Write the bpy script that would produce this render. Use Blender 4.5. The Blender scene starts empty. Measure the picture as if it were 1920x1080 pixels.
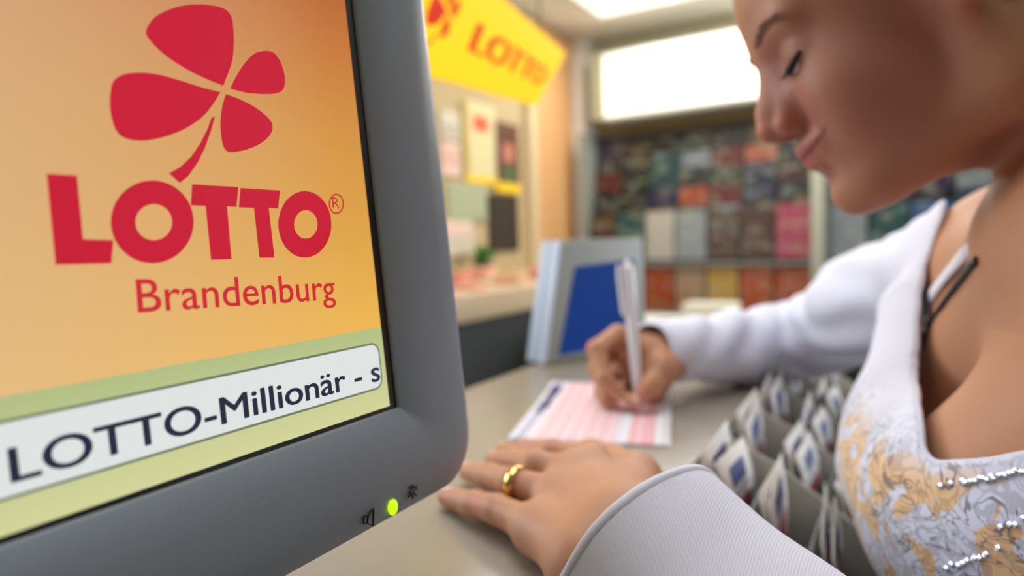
import bpy, bmesh, math, random
import numpy as np
from mathutils import Vector, Matrix
random.seed(7); rng=np.random.default_rng(7)
sc=bpy.context.scene; COL=sc.collection
# ------------------------------------------------------------------ camera, world, lights, exposure
F=1220.0
def nrm(v): v=np.array(v,float); return v/np.linalg.norm(v)
_up=nrm((-.03,1,.07)); _U=np.array((741,101,-1220.)); _U=nrm(_U-_up*_U.dot(_up)); _N=np.cross(_U,_up)
RW=np.array([_N,_U,_up]); CH=1.135; CAM=np.array((0,0,CH)); TOP=.95
def ray(px,py): return RW@np.array(((px-960)/F,(540-py)/F,-1.0))
def P(px,py,z): return CAM+ray(px,py)*z                       # a point at a given depth
def PH(px,py,h):                                              # a point at height h above the counter top
    r=ray(px,py); return CAM+r*((TOP+h-CH)/r[2])
def PX(px,py,x):                                              # a point on the plane X = x
    r=ray(px,py); return CAM+r*(x/r[0])
def PY(px,py,y):
    r=ray(px,py); return CAM+r*(y/r[1])
cam=bpy.data.cameras.new('camera'); co=bpy.data.objects.new('camera',cam); COL.objects.link(co)
m=Matrix([list(RW[i])+[CAM[i]] for i in range(3)]+[[0,0,0,1]]); co.matrix_world=m
cam.sensor_width=36; cam.lens=F/1920*36; cam.clip_start=.02
cam.dof.use_dof=True; cam.dof.focus_distance=.265; cam.dof.aperture_fstop=4.2
sc.camera=co
sc.view_settings.view_transform='Standard'; sc.view_settings.look='None'; sc.view_settings.gamma=1; sc.view_settings.exposure=0.0
w=bpy.data.worlds.new('world'); sc.world=w; w.use_nodes=True
w.node_tree.nodes['Background'].inputs[0].default_value=(.75,.85,1,1); w.node_tree.nodes['Background'].inputs[1].default_value=.03
def area(name,loc,target,size,size_y,power,col):
    l=bpy.data.lights.new(name,'AREA'); l.shape='RECTANGLE'; l.size=size; l.size_y=size_y; l.energy=power; l.color=col
    o=bpy.data.objects.new(name,l); COL.objects.link(o); o.location=loc
    d=Vector(target)-Vector(loc); o.rotation_euler=d.to_track_quat('-Z','Y').to_euler(); return o
area('ceiling_lamp_and_fill_light',(-1.0,1.5,2.28),(-1.0,1.5,0),.6,1.6,11,(1,.97,.92))
area('ceiling_lamp_and_fill_light',(-.75,3.0,2.28),(-.75,3.0,0),1.3,.45,22,(1,.98,.95))
area('ceiling_lamp_and_fill_light',(-.40,.40,2.28),(-.40,.40,0),.9,.9,7.5,(.90,.94,1))  # added overhead fill to brighten cuff, hand and counter
area('ceiling_fill_light',(-.2,3.57,2.185),(-.35,3.2,2.6),2.4,.1,7,(1,.98,.88))  # added uplight that brightens the ceiling, no tube on the box top
area('bezel_fill_light',(2.2,2.6,1.5),(-.4,.2,1.0),1.4,1.3,86,(.80,.89,1))  # added fill to brighten the bezel, no window in the right wall
area('face_fill_light',(-1.5,.2,1.5),(.0,.53,1.15),.9,.7,12,(.85,.92,1))  # added fill on the face from the staff side, no window there
# ------------------------------------------------------------------ helpers
def new_mat(name,col,rough=.5,metal=0,emit=None,es=1,bump=0,bscale=50,sss=0,coat=0,spec=None,trans=0,alpha=None):
    mt=bpy.data.materials.new(name); mt.use_nodes=True; nt=mt.node_tree; b=nt.nodes['Principled BSDF']
    b.inputs['Base Color'].default_value=(*col,1); b.inputs['Roughness'].default_value=rough; b.inputs['Metallic'].default_value=metal
    if emit: b.inputs['Emission Color'].default_value=(*emit,1); b.inputs['Emission Strength'].default_value=es
    if sss:
        b.inputs['Subsurface Weight'].default_value=sss; b.inputs['Subsurface Radius'].default_value=(1,.35,.2); b.inputs['Subsurface Scale'].default_value=.006
    if coat: b.inputs['Coat Weight'].default_value=coat
    if spec is not None: b.inputs['Specular IOR Level'].default_value=spec
    if trans: b.inputs['Transmission Weight'].default_value=trans
    if bump:
        n=nt.nodes.new('ShaderNodeTexNoise'); n.inputs['Scale'].default_value=bscale; n.inputs['Detail'].default_value=4
        bp=nt.nodes.new('ShaderNodeBump'); bp.inputs['Strength'].default_value=bump; bp.inputs['Distance'].default_value=.002
        tc=nt.nodes.new('ShaderNodeTexCoord'); nt.links.new(tc.outputs['Object'],n.inputs['Vector'])
        nt.links.new(n.outputs['Fac'],bp.inputs['Height']); nt.links.new(bp.outputs['Normal'],b.inputs['Normal'])
    return mt
def s2l(h):
    h=h.lstrip('#'); c=[int(h[i:i+2],16)/255 for i in (0,2,4)]
    return tuple(x/12.92 if x<=.04045 else ((x+.055)/1.055)**2.4 for x in c)
def link(name,me,mat,parent=None,smooth=False):
    o=bpy.data.objects.new(name,me); COL.objects.link(o)
    if mat:
        for q in (mat if isinstance(mat,(list,tuple)) else [mat]): me.materials.append(q)
    if parent is not None:
        o.parent=parent; o.matrix_parent_inverse=parent.matrix_world.inverted() if parent.type!='EMPTY' else Matrix.Translation(-parent.location)
    if smooth: me.polygons.foreach_set('use_smooth',[True]*len(me.polygons))
    return o
def obj(name,verts,faces,mat,parent=None,smooth=False):
    me=bpy.data.meshes.new(name); me.from_pydata([tuple(map(float,v)) for v in verts],[],[tuple(map(int,f)) for f in faces]); me.update()
    return link(name,me,mat,parent,smooth)
def bm_obj(name,bm,mat,parent=None,smooth=False):
    me=bpy.data.meshes.new(name); bmesh.ops.recalc_face_normals(bm,faces=bm.faces); bm.to_mesh(me); bm.free(); return link(name,me,mat,parent,smooth)
def bx(bm,x0,x1,y0,y1,z0,z1,M=None):
    vs=[bm.verts.new((x,y,z)) for x in (x0,x1) for y in (y0,y1) for z in (z0,z1)]
    fs=[bm.faces.new([vs[i] for i in f]) for f in ((0,1,3,2),(4,6,7,5),(0,4,5,1),(2,3,7,6),(0,2,6,4),(1,5,7,3))]
    if M is not None: bmesh.ops.transform(bm,matrix=M,verts=vs)
    return vs
def bevel(o,w=.003,seg=3,ang=.6):
    md=o.modifiers.new('bevel','BEVEL'); md.width=w; md.segments=seg; md.limit_method='ANGLE'; md.angle_limit=ang
    o.data.polygons.foreach_set('use_smooth',[True]*len(o.data.polygons)); return o
def box(name,x0,x1,y0,y1,z0,z1,mat,parent=None,bev=0,M=None):
    bm=bmesh.new(); bx(bm,x0,x1,y0,y1,z0,z1,M); o=bm_obj(name,bm,mat,parent)
    if bev: bevel(o,bev)
    return o
def tube_v(pts,rads,seg=16,cap=True):
    pts=[np.array(p,float) for p in pts]; V=[];Fc=[]
    n=len(pts); prev=None
    for i,p in enumerate(pts):
        t=nrm(pts[min(i+1,n-1)]-pts[max(i-1,0)])
        a=np.array((0,0,1.)) if abs(t[2])<.9 else np.array((1.,0,0))
        if prev is not None: a=prev
        u=nrm(a-t*a.dot(t)); prev=u; v=np.cross(t,u)
        for k in range(seg):
            q=2*math.pi*k/seg; V.append(p+(u*math.cos(q)+v*math.sin(q))*rads[i])
    for i in range(n-1):
        for k in range(seg):
            a=i*seg+k; b=i*seg+(k+1)%seg; Fc.append((a,b,b+seg,a+seg))
    if cap: Fc.append(tuple(range(seg))[::-1]); Fc.append(tuple(range((n-1)*seg,n*seg)))
    return V,Fc
def tube(name,pts,rads,mat,parent=None,seg=16):
    if not hasattr(rads,'__len__'): rads=[rads]*len(pts)
    V,Fc=tube_v(pts,rads,seg); return obj(name,V,Fc,mat,parent,True)
def empty(name,loc,label,cat,group=None):
    o=bpy.data.objects.new(name,None); COL.objects.link(o); o.location=tuple(loc); o.empty_display_size=.02
    return tag(o,label,cat,group)
def tag(o,label,cat,group=None,kind=None):
    o['label']=label; o['category']=cat
    if group: o['group']=group
    if kind: o['kind']=kind
    return o
def struct(o): o['kind']='structure'; return o
def text_mesh(s,bold=0.0,res=6):
    c=bpy.data.curves.new('text','FONT'); c.body=s; c.size=1; c.offset=bold; c.resolution_u=res
    o=bpy.data.objects.new('text',c); COL.objects.link(o)
    dg=bpy.context.evaluated_depsgraph_get(); me=bpy.data.meshes.new_from_object(o.evaluated_get(dg))
    bpy.data.objects.remove(o); V=np.array([v.co[:] for v in me.vertices]); Fc=[tuple(p.vertices) for p in me.polygons]
    bpy.data.meshes.remove(me); return V,Fc
# --- signed distance modelling: smooth unions of tapered limbs and ellipsoids, meshed by surface nets
class Field:
    def __init__(s,lo,hi,h):
        s.lo=np.array(lo,float); s.h=h; s.n=np.ceil((np.array(hi)-s.lo)/h).astype(int)+1
        s.F=np.full(s.n,.05,np.float32); s.ax=[(s.lo[i]+h*np.arange(s.n[i])).astype(np.float32) for i in range(3)]
    def sub(s,lo,hi):
        a=np.clip(np.floor((np.array(lo)-s.lo)/s.h).astype(int),0,s.n); b=np.clip(np.ceil((np.array(hi)-s.lo)/s.h).astype(int)+1,0,s.n)
        if (b<=a).any(): return None,None
        sl=tuple(slice(a[i],b[i]) for i in range(3))
        return sl,np.meshgrid(*[s.ax[i][sl[i]] for i in range(3)],indexing='ij')
    def comb(s,sl,d,k,op):
        A=s.F[sl]; 
        if op=='sub':
            d=-d; hh=np.maximum(k-np.abs(A-d),0)/k; s.F[sl]=np.maximum(A,d)+hh*hh*k*.25
        else:
            hh=np.maximum(k-np.abs(A-d),0)/k; s.F[sl]=np.minimum(A,d)-hh*hh*k*.25
    def cap(s,p0,p1,r0,r1,k=.01,op='add',sq=None):
        p0=np.array(p0,float);p1=np.array(p1,float); m_=max(r0,r1)+k+2*s.h
        sl,G=s.sub(np.minimum(p0,p1)-m_,np.maximum(p0,p1)+m_)
        if sl is None: return
        d=p1-p0; L=d.dot(d)+1e-12
        q=[G[i]-p0[i] for i in range(3)]; t=np.clip((q[0]*d[0]+q[1]*d[1]+q[2]*d[2])/L,0,1)
        e=[q[i]-t*d[i] for i in range(3)]
        if sq is not None:   # squash along a direction
            ax_,f=sq; ax_=nrm(ax_); c=e[0]*ax_[0]+e[1]*ax_[1]+e[2]*ax_[2]; g=(1/f-1)*c
            e=[e[i]+g*ax_[i] for i in range(3)]
        D=np.sqrt(e[0]**2+e[1]**2+e[2]**2)-(r0+(r1-r0)*t)
        s.comb(sl,D.astype(np.float32),k,op)
    def chain(s,pts,rs,k=.01,op='add',sq=None):
        for i in range(len(pts)-1): s.cap(pts[i],pts[i+1],rs[i],rs[i+1],k,op,sq)
    def ell(s,c,r,k=.01,op='add',M=None):
        c=np.array(c,float); r=np.array(r,float); m_=r.max()+k+2*s.h
        sl,G=s.sub(c-m_,c+m_)
        if sl is None: return
        q=[G[i]-c[i] for i in range(3)]
        if M is not None: q=[q[0]*M[0,j]+q[1]*M[1,j]+q[2]*M[2,j] for j in range(3)]
        k0=np.sqrt(sum((q[i]/r[i])**2 for i in range(3)))+1e-6; k1=np.sqrt(sum((q[i]/r[i]**2)**2 for i in range(3)))+1e-6
        s.comb(sl,(k0*(k0-1)/k1).astype(np.float32),k,op)
    def mesh(s):
        Fd=s.F; ins=Fd<0; n=s.n
        cnt=np.zeros(n-1,np.int8)
        for dx in (0,1):
            for dy in (0,1):
                for dz in (0,1): cnt+=ins[dx:n[0]-1+dx,dy:n[1]-1+dy,dz:n[2]-1+dz]
        act=(cnt>0)&(cnt<8); idx=np.argwhere(act); vid=np.full(n-1,-1,np.int32); vid[act]=np.arange(len(idx))
        cs=[(a,b,c) for a in (0,1) for b in (0,1) for c in (0,1)]
        val={c:Fd[idx[:,0]+c[0],idx[:,1]+c[1],idx[:,2]+c[2]] for c in cs}
        acc=np.zeros((len(idx),3)); num=np.zeros(len(idx))
        for a in cs:
            for ax_ in range(3):
                if a[ax_]==0:
                    b=list(a); b[ax_]=1; b=tuple(b); va,vb=val[a],val[b]; mk=(va<0)!=(vb<0)
                    t=np.where(mk,va/np.where(mk,va-vb,1),0); p=np.tile(np.array(a,float),(len(idx),1)); p[:,ax_]+=t
                    acc[mk]+=p[mk]; num[mk]+=1
        V=s.lo+(idx+acc/num[:,None])*s.h; Q=[]
        for ax_ in range(3):
            o1,o2=(ax_+1)%3,(ax_+2)%3
            sa=[slice(None)]*3; sb=[slice(None)]*3; sa[ax_]=slice(0,-1); sb[ax_]=slice(1,None)
            A=ins[tuple(sa)]; B=ins[tuple(sb)]; e=np.argwhere(A!=B)
            e=e[(e[:,o1]>0)&(e[:,o2]>0)&(e[:,o1]<n[o1]-1)&(e[:,o2]<n[o2]-1)]
            d1=np.zeros(3,int); d1[o1]=1; d2=np.zeros(3,int); d2[o2]=1
            g=lambda q: vid[q[:,0],q[:,1],q[:,2]]
            q=np.stack([g(e),g(e-d1),g(e-d1-d2),g(e-d2)],1); fl=A[e[:,0],e[:,1],e[:,2]]
            q[~fl]=q[~fl][:,::-1]; q=q[:,::-1]; Q.append(q)
        Q=np.concatenate(Q); Q=Q[(Q>=0).all(1)]
        Q=Q[:,::-1]
        return V,Q
def np_obj(name,V,Q,mat,parent=None,smooth=True):
    me=bpy.data.meshes.new(name); me.vertices.add(len(V)); me.vertices.foreach_set('co',np.asarray(V,np.float32).ravel())
    me.loops.add(Q.size); me.loops.foreach_set('vertex_index',Q.ravel().astype(np.int32))
    me.polygons.add(len(Q)); me.polygons.foreach_set('loop_start',np.arange(len(Q),dtype=np.int32)*4); me.polygons.foreach_set('loop_total',np.full(len(Q),4,np.int32))
    me.update(calc_edges=True); me.validate()
    return link(name,me,mat,parent,smooth)
def relax(V,Q,it=2,lam=.5):
    for _ in range(it):
        acc=np.zeros_like(V); cnt=np.zeros(len(V))
        for a in range(4):
            b=(a+1)%4
            for i,j in ((a,b),(b,a)):
                for c in range(3): acc[:,c]+=np.bincount(Q[:,i],V[Q[:,j],c],len(V))
                cnt+=np.bincount(Q[:,i],minlength=len(V))
        V=V+lam*(acc/np.maximum(cnt,1)[:,None]-V)
    return V
# ------------------------------------------------------------------ the shop
wallm=new_mat('cream_wall',s2l('#b19d74'),.8,bump=.05,bscale=30); ceilm=new_mat('ceiling_white',s2l('#f2efe4'),.9)
floorm=new_mat('floor_grey',s2l('#4b4e50'),.4,bump=.05,bscale=20); whitep=new_mat('white_laminate',s2l('#d9dad2'),.4)
XL,XR,YF,YB,ZC=-1.72,2.3,-2.2,3.72,2.32
struct(box('floor',XL-.1,XR+.1,YF-.1,YB+.1,-.1,0,floorm)); struct(box('ceiling',XL-.1,XR+.1,YF-.1,YB+.1,ZC,ZC+.1,ceilm))
struct(box('wall_left',XL-.1,XL,YF,YB,0,ZC,wallm)); struct(box('wall_back',XL-.1,XR+.1,YB,YB+.1,0,ZC,wallm))
struct(box('wall_right',XR,XR+.1,YF,YB,0,ZC,wallm)); struct(box('wall_front',XL-.1,XR+.1,YF-.1,YF,0,ZC,wallm))
fm0=lambda n,h: new_mat(n,s2l(h),.6)
def wcol(px): return PX(px,300,XL)[1]
tanm=new_mat('tan_wood_panel',s2l('#cf9c66'),.5,bump=.03,bscale=12)
struct(box('trim_1',XL,XL+.03,wcol(998),wcol(1082),0,ZC-.02,tanm)); struct(box('trim_2',XL,XL+.04,wcol(982),wcol(996),0,ZC-.02,fm0('cream_trim','#c9b58e')))
struct(box('trim_3',XL,XL+.11,3.52,YB,0,ZC-.002,whitep)); 
struct(box('trim_4',XL+.0,XR,YB-.05,YB,2.235,ZC-.002,new_mat('cornice_grey',s2l('#b9b49c'),.8)))
# posters and boards on the left wall
def wposter(name,r,cols,label,th=.012,group=None):
    x0,y0,x1,y1=r; a=PX(x0,(y0+y1)/2,XL)[1]; b=PX(x1,(y0+y1)/2,XL)[1]; xm=(x0+x1)/2; zt=PX(xm,y0,XL)[2]; zb=PX(xm,y1,XL)[2]
    o=box(name,XL+.002,XL+.002+th,a,b,zb,zt,cols[0]); tag(o,label,'poster',group)
    for (fa,fb,ga,gb,nm,mt_) in cols[1]:
        box(nm,XL+.002+th,XL+.004+th,a+(b-a)*fa,a+(b-a)*fb,zb+(zt-zb)*ga,zb+(zt-zb)*gb,mt_,o)
    return o
fm=lambda n,h,**k: new_mat(n,s2l(h),.6,**k)
yel=fm('poster_yellow','#e3bd1c'); crm=fm('poster_cream','#c9bd8c'); drk=fm('board_dark','#2f2519'); redp=fm('poster_red','#c8502e'); grn=fm('board_green','#b3b897')
brn=fm('portrait_brown','#5c3420'); skp=fm('portrait_skin','#b0705a'); wht=fm('paper_white','#c4b8a4'); gr2=fm('leaf_green','#3f8a34'); pnk=fm('note_pink','#d8b9ac')
wposter('poster',(866,195,925,345),(crm,[(0,1,0,.09,'yellow_strip',yel),(.3,.75,.66,.84,'red_emblem',redp),(.0,.12,.09,1,'edge_strip',fm('strip_olive','#b59a4a'))]),'cream wall poster with a red emblem above its yellow lower strip')
wposter('poster',(925,232,969,362),(brn,[(0,1,0,.14,'yellow_strip',yel),(.3,.75,.45,.7,'face_print',skp),(.25,.8,.14,.4,'dress_print',fm('dress_green','#4c5a3a'))]),'dark brown portrait poster with yellow strip beside the cream poster')
wposter('notice_board',(914,366,968,470),(drk,[(.06,.94,.05,.95,'board_surface',fm('board_surface','#33291c'))]),'dark brown notice board below the portrait poster')
wposter('pin_board',(835,345,908,412),(grn,[(.02,.98,.03,.97,'board_surface',fm('pin_surface','#9da283'))]),'pale green board below the cream poster on the left wall')
wposter('notice',(820,412,884,480),(wht,[(.1,.9,.55,.9,'printed_block',pnk)]),'white notice sheet below the pale green board')
wposter('notice',(822,210,858,262),(wht,[(.1,.9,.2,.5,'printed_block',fm('p1','#a9a08c'))]),'small white notice high beside the monitor edge')
wposter('notice',(824,268,858,330),(pnk,[(.1,.9,.3,.8,'printed_block',fm('p2','#c9a292'))]),'small pinkish notice below the high white notice')
# side counter along the left wall with slips and a small plant
scm=new_mat('side_counter_beige',s2l('#cdb391'),.45); dkm=new_mat('cabinet_dark',s2l('#343937'),.6)
sct=empty('side_counter',(-1.4,2.6,0),'beige topped side counter with dark front along the left wall','counter')
box('counter_top',XL+.002,-1.12,1.2,3.05,.90,.985,scm,sct,.006); box('cabinet',XL+.01,-1.14,1.2,3.0,0,.90,dkm,sct)
for i in range(14):
    y=1.7+.088*i; cx=-1.22-.12*(i%3)
    c=['#e0a58c','#d98f78','#e6c7b0','#d9b08a','#e3d3c0'][i%5]
    o=box('slip_stack',cx-.05,cx+.05,y,y+.07,.985,.985+.02+.035*((i*7)%4)/3,fm('slip_%d'%i,c),None,.002); tag(o,'stack of %s slips on the side counter, %s from its near end'%(('salmon pink','rose','pale peach','tan','off-white')[i%5],(['first','second','third','fourth','fifth','sixth','seventh','eighth','ninth','tenth','eleventh','twelfth','thirteenth','last'])[i]),'slips','slip stacks on the side counter')
pl=empty('potted_plant',(-1.6,PX(905,470,-1.6)[1],.985),'small green plant in a dark pot on the side counter','plant')
pc=np.array(pl.location)
bm=bmesh.new(); bmesh.ops.create_cone(bm,cap_ends=True,segments=20,radius1=.035,radius2=.045,depth=.07); bmesh.ops.translate(bm,vec=tuple(pc+(0,0,.035)),verts=bm.verts[:]); bm_obj('pot',bm,dkm,pl,True)
VV=[];FF=[]
for i in range(60):
    a=rng.uniform(0,6.28); e=rng.uniform(.3,1.4); L=rng.uniform(.05,.11); d=np.array((math.cos(a)*math.cos(e),math.sin(a)*math.cos(e),math.sin(e))); s=nrm(np.cross(d,(0,0,1)))*.012
    b0=pc+(0,0,.065); k=len(VV); VV+=[b0,b0+d*L*.5+s,b0+d*L+(0,0,-.01),b0+d*L*.5-s]; FF.append((k,k+1,k+2,k+3))
obj('leaves',VV,FF,gr2,pl)
# illuminated band above the magazine racks
lb=empty('light_box',(-.3,3.6,1.78),'long glowing white light box above the magazine racks','light box')
lem=new_mat('light_box_glow',(.8,.8,.75),.5,emit=(1,.975,.80),es=.84)
z0,z1=1.80,2.17
bm=bmesh.new(); bx(bm,-1.5,1.6,3.46,3.68,z0,z1); o=bm_obj('housing',bm,whitep,lb,False)
box('diffuser',-1.46,1.56,3.435,3.46,z0+.012,z1-.012,lem,lb,.01)
box('end_frame',-1.53,-1.46,3.42,3.47,z0,z1,new_mat('frame_olive',s2l('#9a9678'),.6),lb)
# magazine racks
steel=new_mat('rack_steel',s2l('#8d8f84'),.45); rdk=new_mat('rack_dark',s2l('#23262a'),.6)
def magmat():
    mt=bpy.data.materials.new('magazine_cover'); mt.use_nodes=True; nt=mt.node_tree; b=nt.nodes['Principled BSDF']; b.inputs['Roughness'].default_value=.35
    oi=nt.nodes.new('ShaderNodeObjectInfo'); tc=nt.nodes.new('ShaderNodeTexCoord'); vo=nt.nodes.new('ShaderNodeTexVoronoi'); vo.inputs['Scale'].default_value=9
    ad=nt.nodes.new('ShaderNodeVectorMath'); ad.operation='ADD'; mu=nt.nodes.new('ShaderNodeMath'); mu.operation='MULTIPLY'; mu.inputs[1].default_value=50
    mp_=nt.nodes.new('ShaderNodeMapping'); mp_.inputs['Scale'].default_value=(1,1,2.4); nt.links.new(tc.outputs['Object'],mp_.inputs[0]); nt.links.new(oi.outputs['Random'],mu.inputs[0]); nt.links.new(mp_.outputs[0],ad.inputs[0]); nt.links.new(mu.outputs[0],ad.inputs[1]); nt.links.new(ad.outputs[0],vo.inputs['Vector'])
    hs=nt.nodes.new('ShaderNodeMix'); hs.data_type='RGBA'; hs.blend_type='MIX'; sp=nt.nodes.new('ShaderNodeSeparateColor'); nt.links.new(vo.outputs['Color'],sp.inputs[0])
    mr=nt.nodes.new('ShaderNodeMapRange'); mr.inputs[1].default_value=.45; mr.inputs[2].default_value=.9; mr.inputs[3].default_value=0; mr.inputs[4].default_value=.3; nt.links.new(sp.outputs[1],mr.inputs[0])
    d2=nt.nodes.new('ShaderNodeMix'); d2.data_type='RGBA'; d2.inputs[0].default_value=.6; d2.inputs[7].default_value=(.16,.06,.04,1); hsv=nt.nodes.new('ShaderNodeHueSaturation'); hsv.inputs['Saturation'].default_value=.6; nt.links.new(vo.outputs['Color'],hsv.inputs['Color']); nt.links.new(hsv.outputs[0],d2.inputs[6]); vo.inputs['Scale'].default_value=15; vo.distance='CHEBYCHEV'; vo.inputs['Randomness'].default_value=.45
    nt.links.new(mr.outputs[0],hs.inputs[0]); nt.links.new(oi.outputs['Color'],hs.inputs[6]); nt.links.new(d2.outputs[2],hs.inputs[7]); nt.links.new(hs.outputs[2],b.inputs['Base Color'])
    return mt
mgm=magmat()
bm=bmesh.new(); bx(bm,-.1,.1,-.003,.003,0,.27); pm=bpy.data.meshes.new('magazine'); bm.to_mesh(pm); bm.free(); pm.materials.append(mgm)
PAL={'dark red':'#6a1f1d','navy':'#1d2a4c','teal':'#1f4a4c','orange':'#b2502a','brown':'#4a2d22','black':'#17171a','purple':'#3c2a4c','pale grey':'#8a9296','white':'#b9b5aa','green':'#35502f','yellow':'#c29a3c','pink':'#a8405a','blue':'#3d5b88','red':'#9a352c','tan':'#b08a6a'}
ORD=['first','second','third','fourth','fifth','sixth','seventh','eighth','ninth','tenth']
def rack(x0,x1,side,n):
    r=empty('magazine_rack',((x0+x1)/2,3.5,0),{'left':'tall stepped magazine rack left of the grey post, full of magazines','right':'tall stepped magazine rack behind the woman, right of the grey post'}[side],'rack','magazine racks on the back wall')
    box('back_panel',x0,x1,3.62,3.66,.1,1.735,rdk,r); box('side_panel',x0-.025,x0,3.40,3.66,0,1.74,steel,r); box('side_panel',x1,x1+.025,3.40,3.66,0,1.74,steel,r)
    box('plinth',x0,x1,3.42,3.6,0,.1,rdk,r)
    # stepped ledges
    rows=[]
    for i in range(5): rows.append((3.598-.028*i,1.465-.10*i,'row %d'%i))
    rows.append((3.46,1.015,'big')); rows.append((3.43,.735,'low')); rows.append((3.42,.40,'base'))
    for (y,z,_) in rows:
        box('ledge',x0,x1,y-.012,y+.012,z-.012,z,steel if z<1.0 else rdk,r)
    box('shelf',x0,x1,3.42,3.6,.985,1.0,steel,r); box('shelf',x0,x1,3.40,3.6,.70,.72,steel,r)
    names=['top','second','third','fourth','fifth','large sixth','orange seventh','lowest']
    pw=(x1-x0)/n
    for j,(y,z,_) in enumerate(rows):
        if j==7: continue
        for i in range(n):
            if j<5: pool=['dark red','navy','teal','orange','brown','black','purple','black','brown','pale grey','dark red','purple']
            elif j==5: pool=['pale grey','teal','pink','brown','white','blue','orange','pale grey','brown','purple']
            else: pool=['orange','orange','yellow','orange','red','tan','orange','yellow']
            cn=pool[int(rng.integers(len(pool)))]
            if j==0: cn=['black','navy','brown','purple'][int(rng.integers(4))]
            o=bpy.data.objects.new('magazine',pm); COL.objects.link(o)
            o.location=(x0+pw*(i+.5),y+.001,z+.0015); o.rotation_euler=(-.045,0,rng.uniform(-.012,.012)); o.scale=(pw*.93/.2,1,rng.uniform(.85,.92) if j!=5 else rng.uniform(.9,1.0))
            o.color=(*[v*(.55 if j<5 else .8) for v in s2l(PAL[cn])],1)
            tag(o,f'{cn} magazine, {ORD[i]} from the left in the {names[j]} row of the {side} rack','magazine',f'magazines in the {side} rack')
rack(-1.575,-.395,'left',7); rack(-.325,.85,'right',7)
struct(box('trim_5',-.385,-.335,3.36,3.41,0,1.52,new_mat('post_grey',s2l('#a8a796'),.4),None,.004))
# low display table in front of the racks
dt=empty('display_table',(-.5,2.25,0),'low white display table behind the writing hand, before the racks','table')
box('table_top',-.95,-.05,1.95,2.5,.80,.835,whitep,dt,.004); box('cabinet',-.9,-.1,2.0,2.45,0,.8,dkm,dt)
for i,(x,y,c,n_) in enumerate(((-.72,2.12,'#cfd2d2','pale grey'),(-.5,2.2,'#b9a58a','tan'),(-.28,2.15,'#9ea7ad','blue grey'),(-.6,2.36,'#d8d6c8','off-white'))):
    tag(box('newspaper_stack',x-.09,x+.09,y-.06,y+.06,.835,.86+.012*i,fm('news%d'%i,c),None,.003),f'{n_} newspaper stack on the low white display table','newspapers','newspaper stacks on the display table')
# lamp panels in the ceiling, plus a made-up square one for the added overhead fill
lmp=new_mat('lamp_diffuser',(.8,.8,.78),.5,emit=(1,.98,.9),es=1.1)
def on_ceil(px,py): r=ray(px,py); return CAM+r*((ZC-CH)/r[2])
for (cx,cy,w_,l_,lab) in ((-.75,3.0,.65,.25,'wide glowing ceiling lamp before the magazine racks'),(-1.0,1.5,.3,.8,'long glowing ceiling lamp above the staff aisle'),(-.40,.40,.45,.45,'square glowing fill panel added to the ceiling above the counter')):
    t=empty('ceiling_lamp_and_fill_panel',(cx,cy,ZC),lab,'lamp','ceiling lamps')
    box('frame',cx-w_,cx+w_,cy-l_,cy+l_,ZC-.03,ZC-.001,whitep,t); box('diffuser',cx-w_+.03,cx+w_-.03,cy-l_+.03,cy+l_-.03,ZC-.036,ZC-.03,lmp,t)
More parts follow.
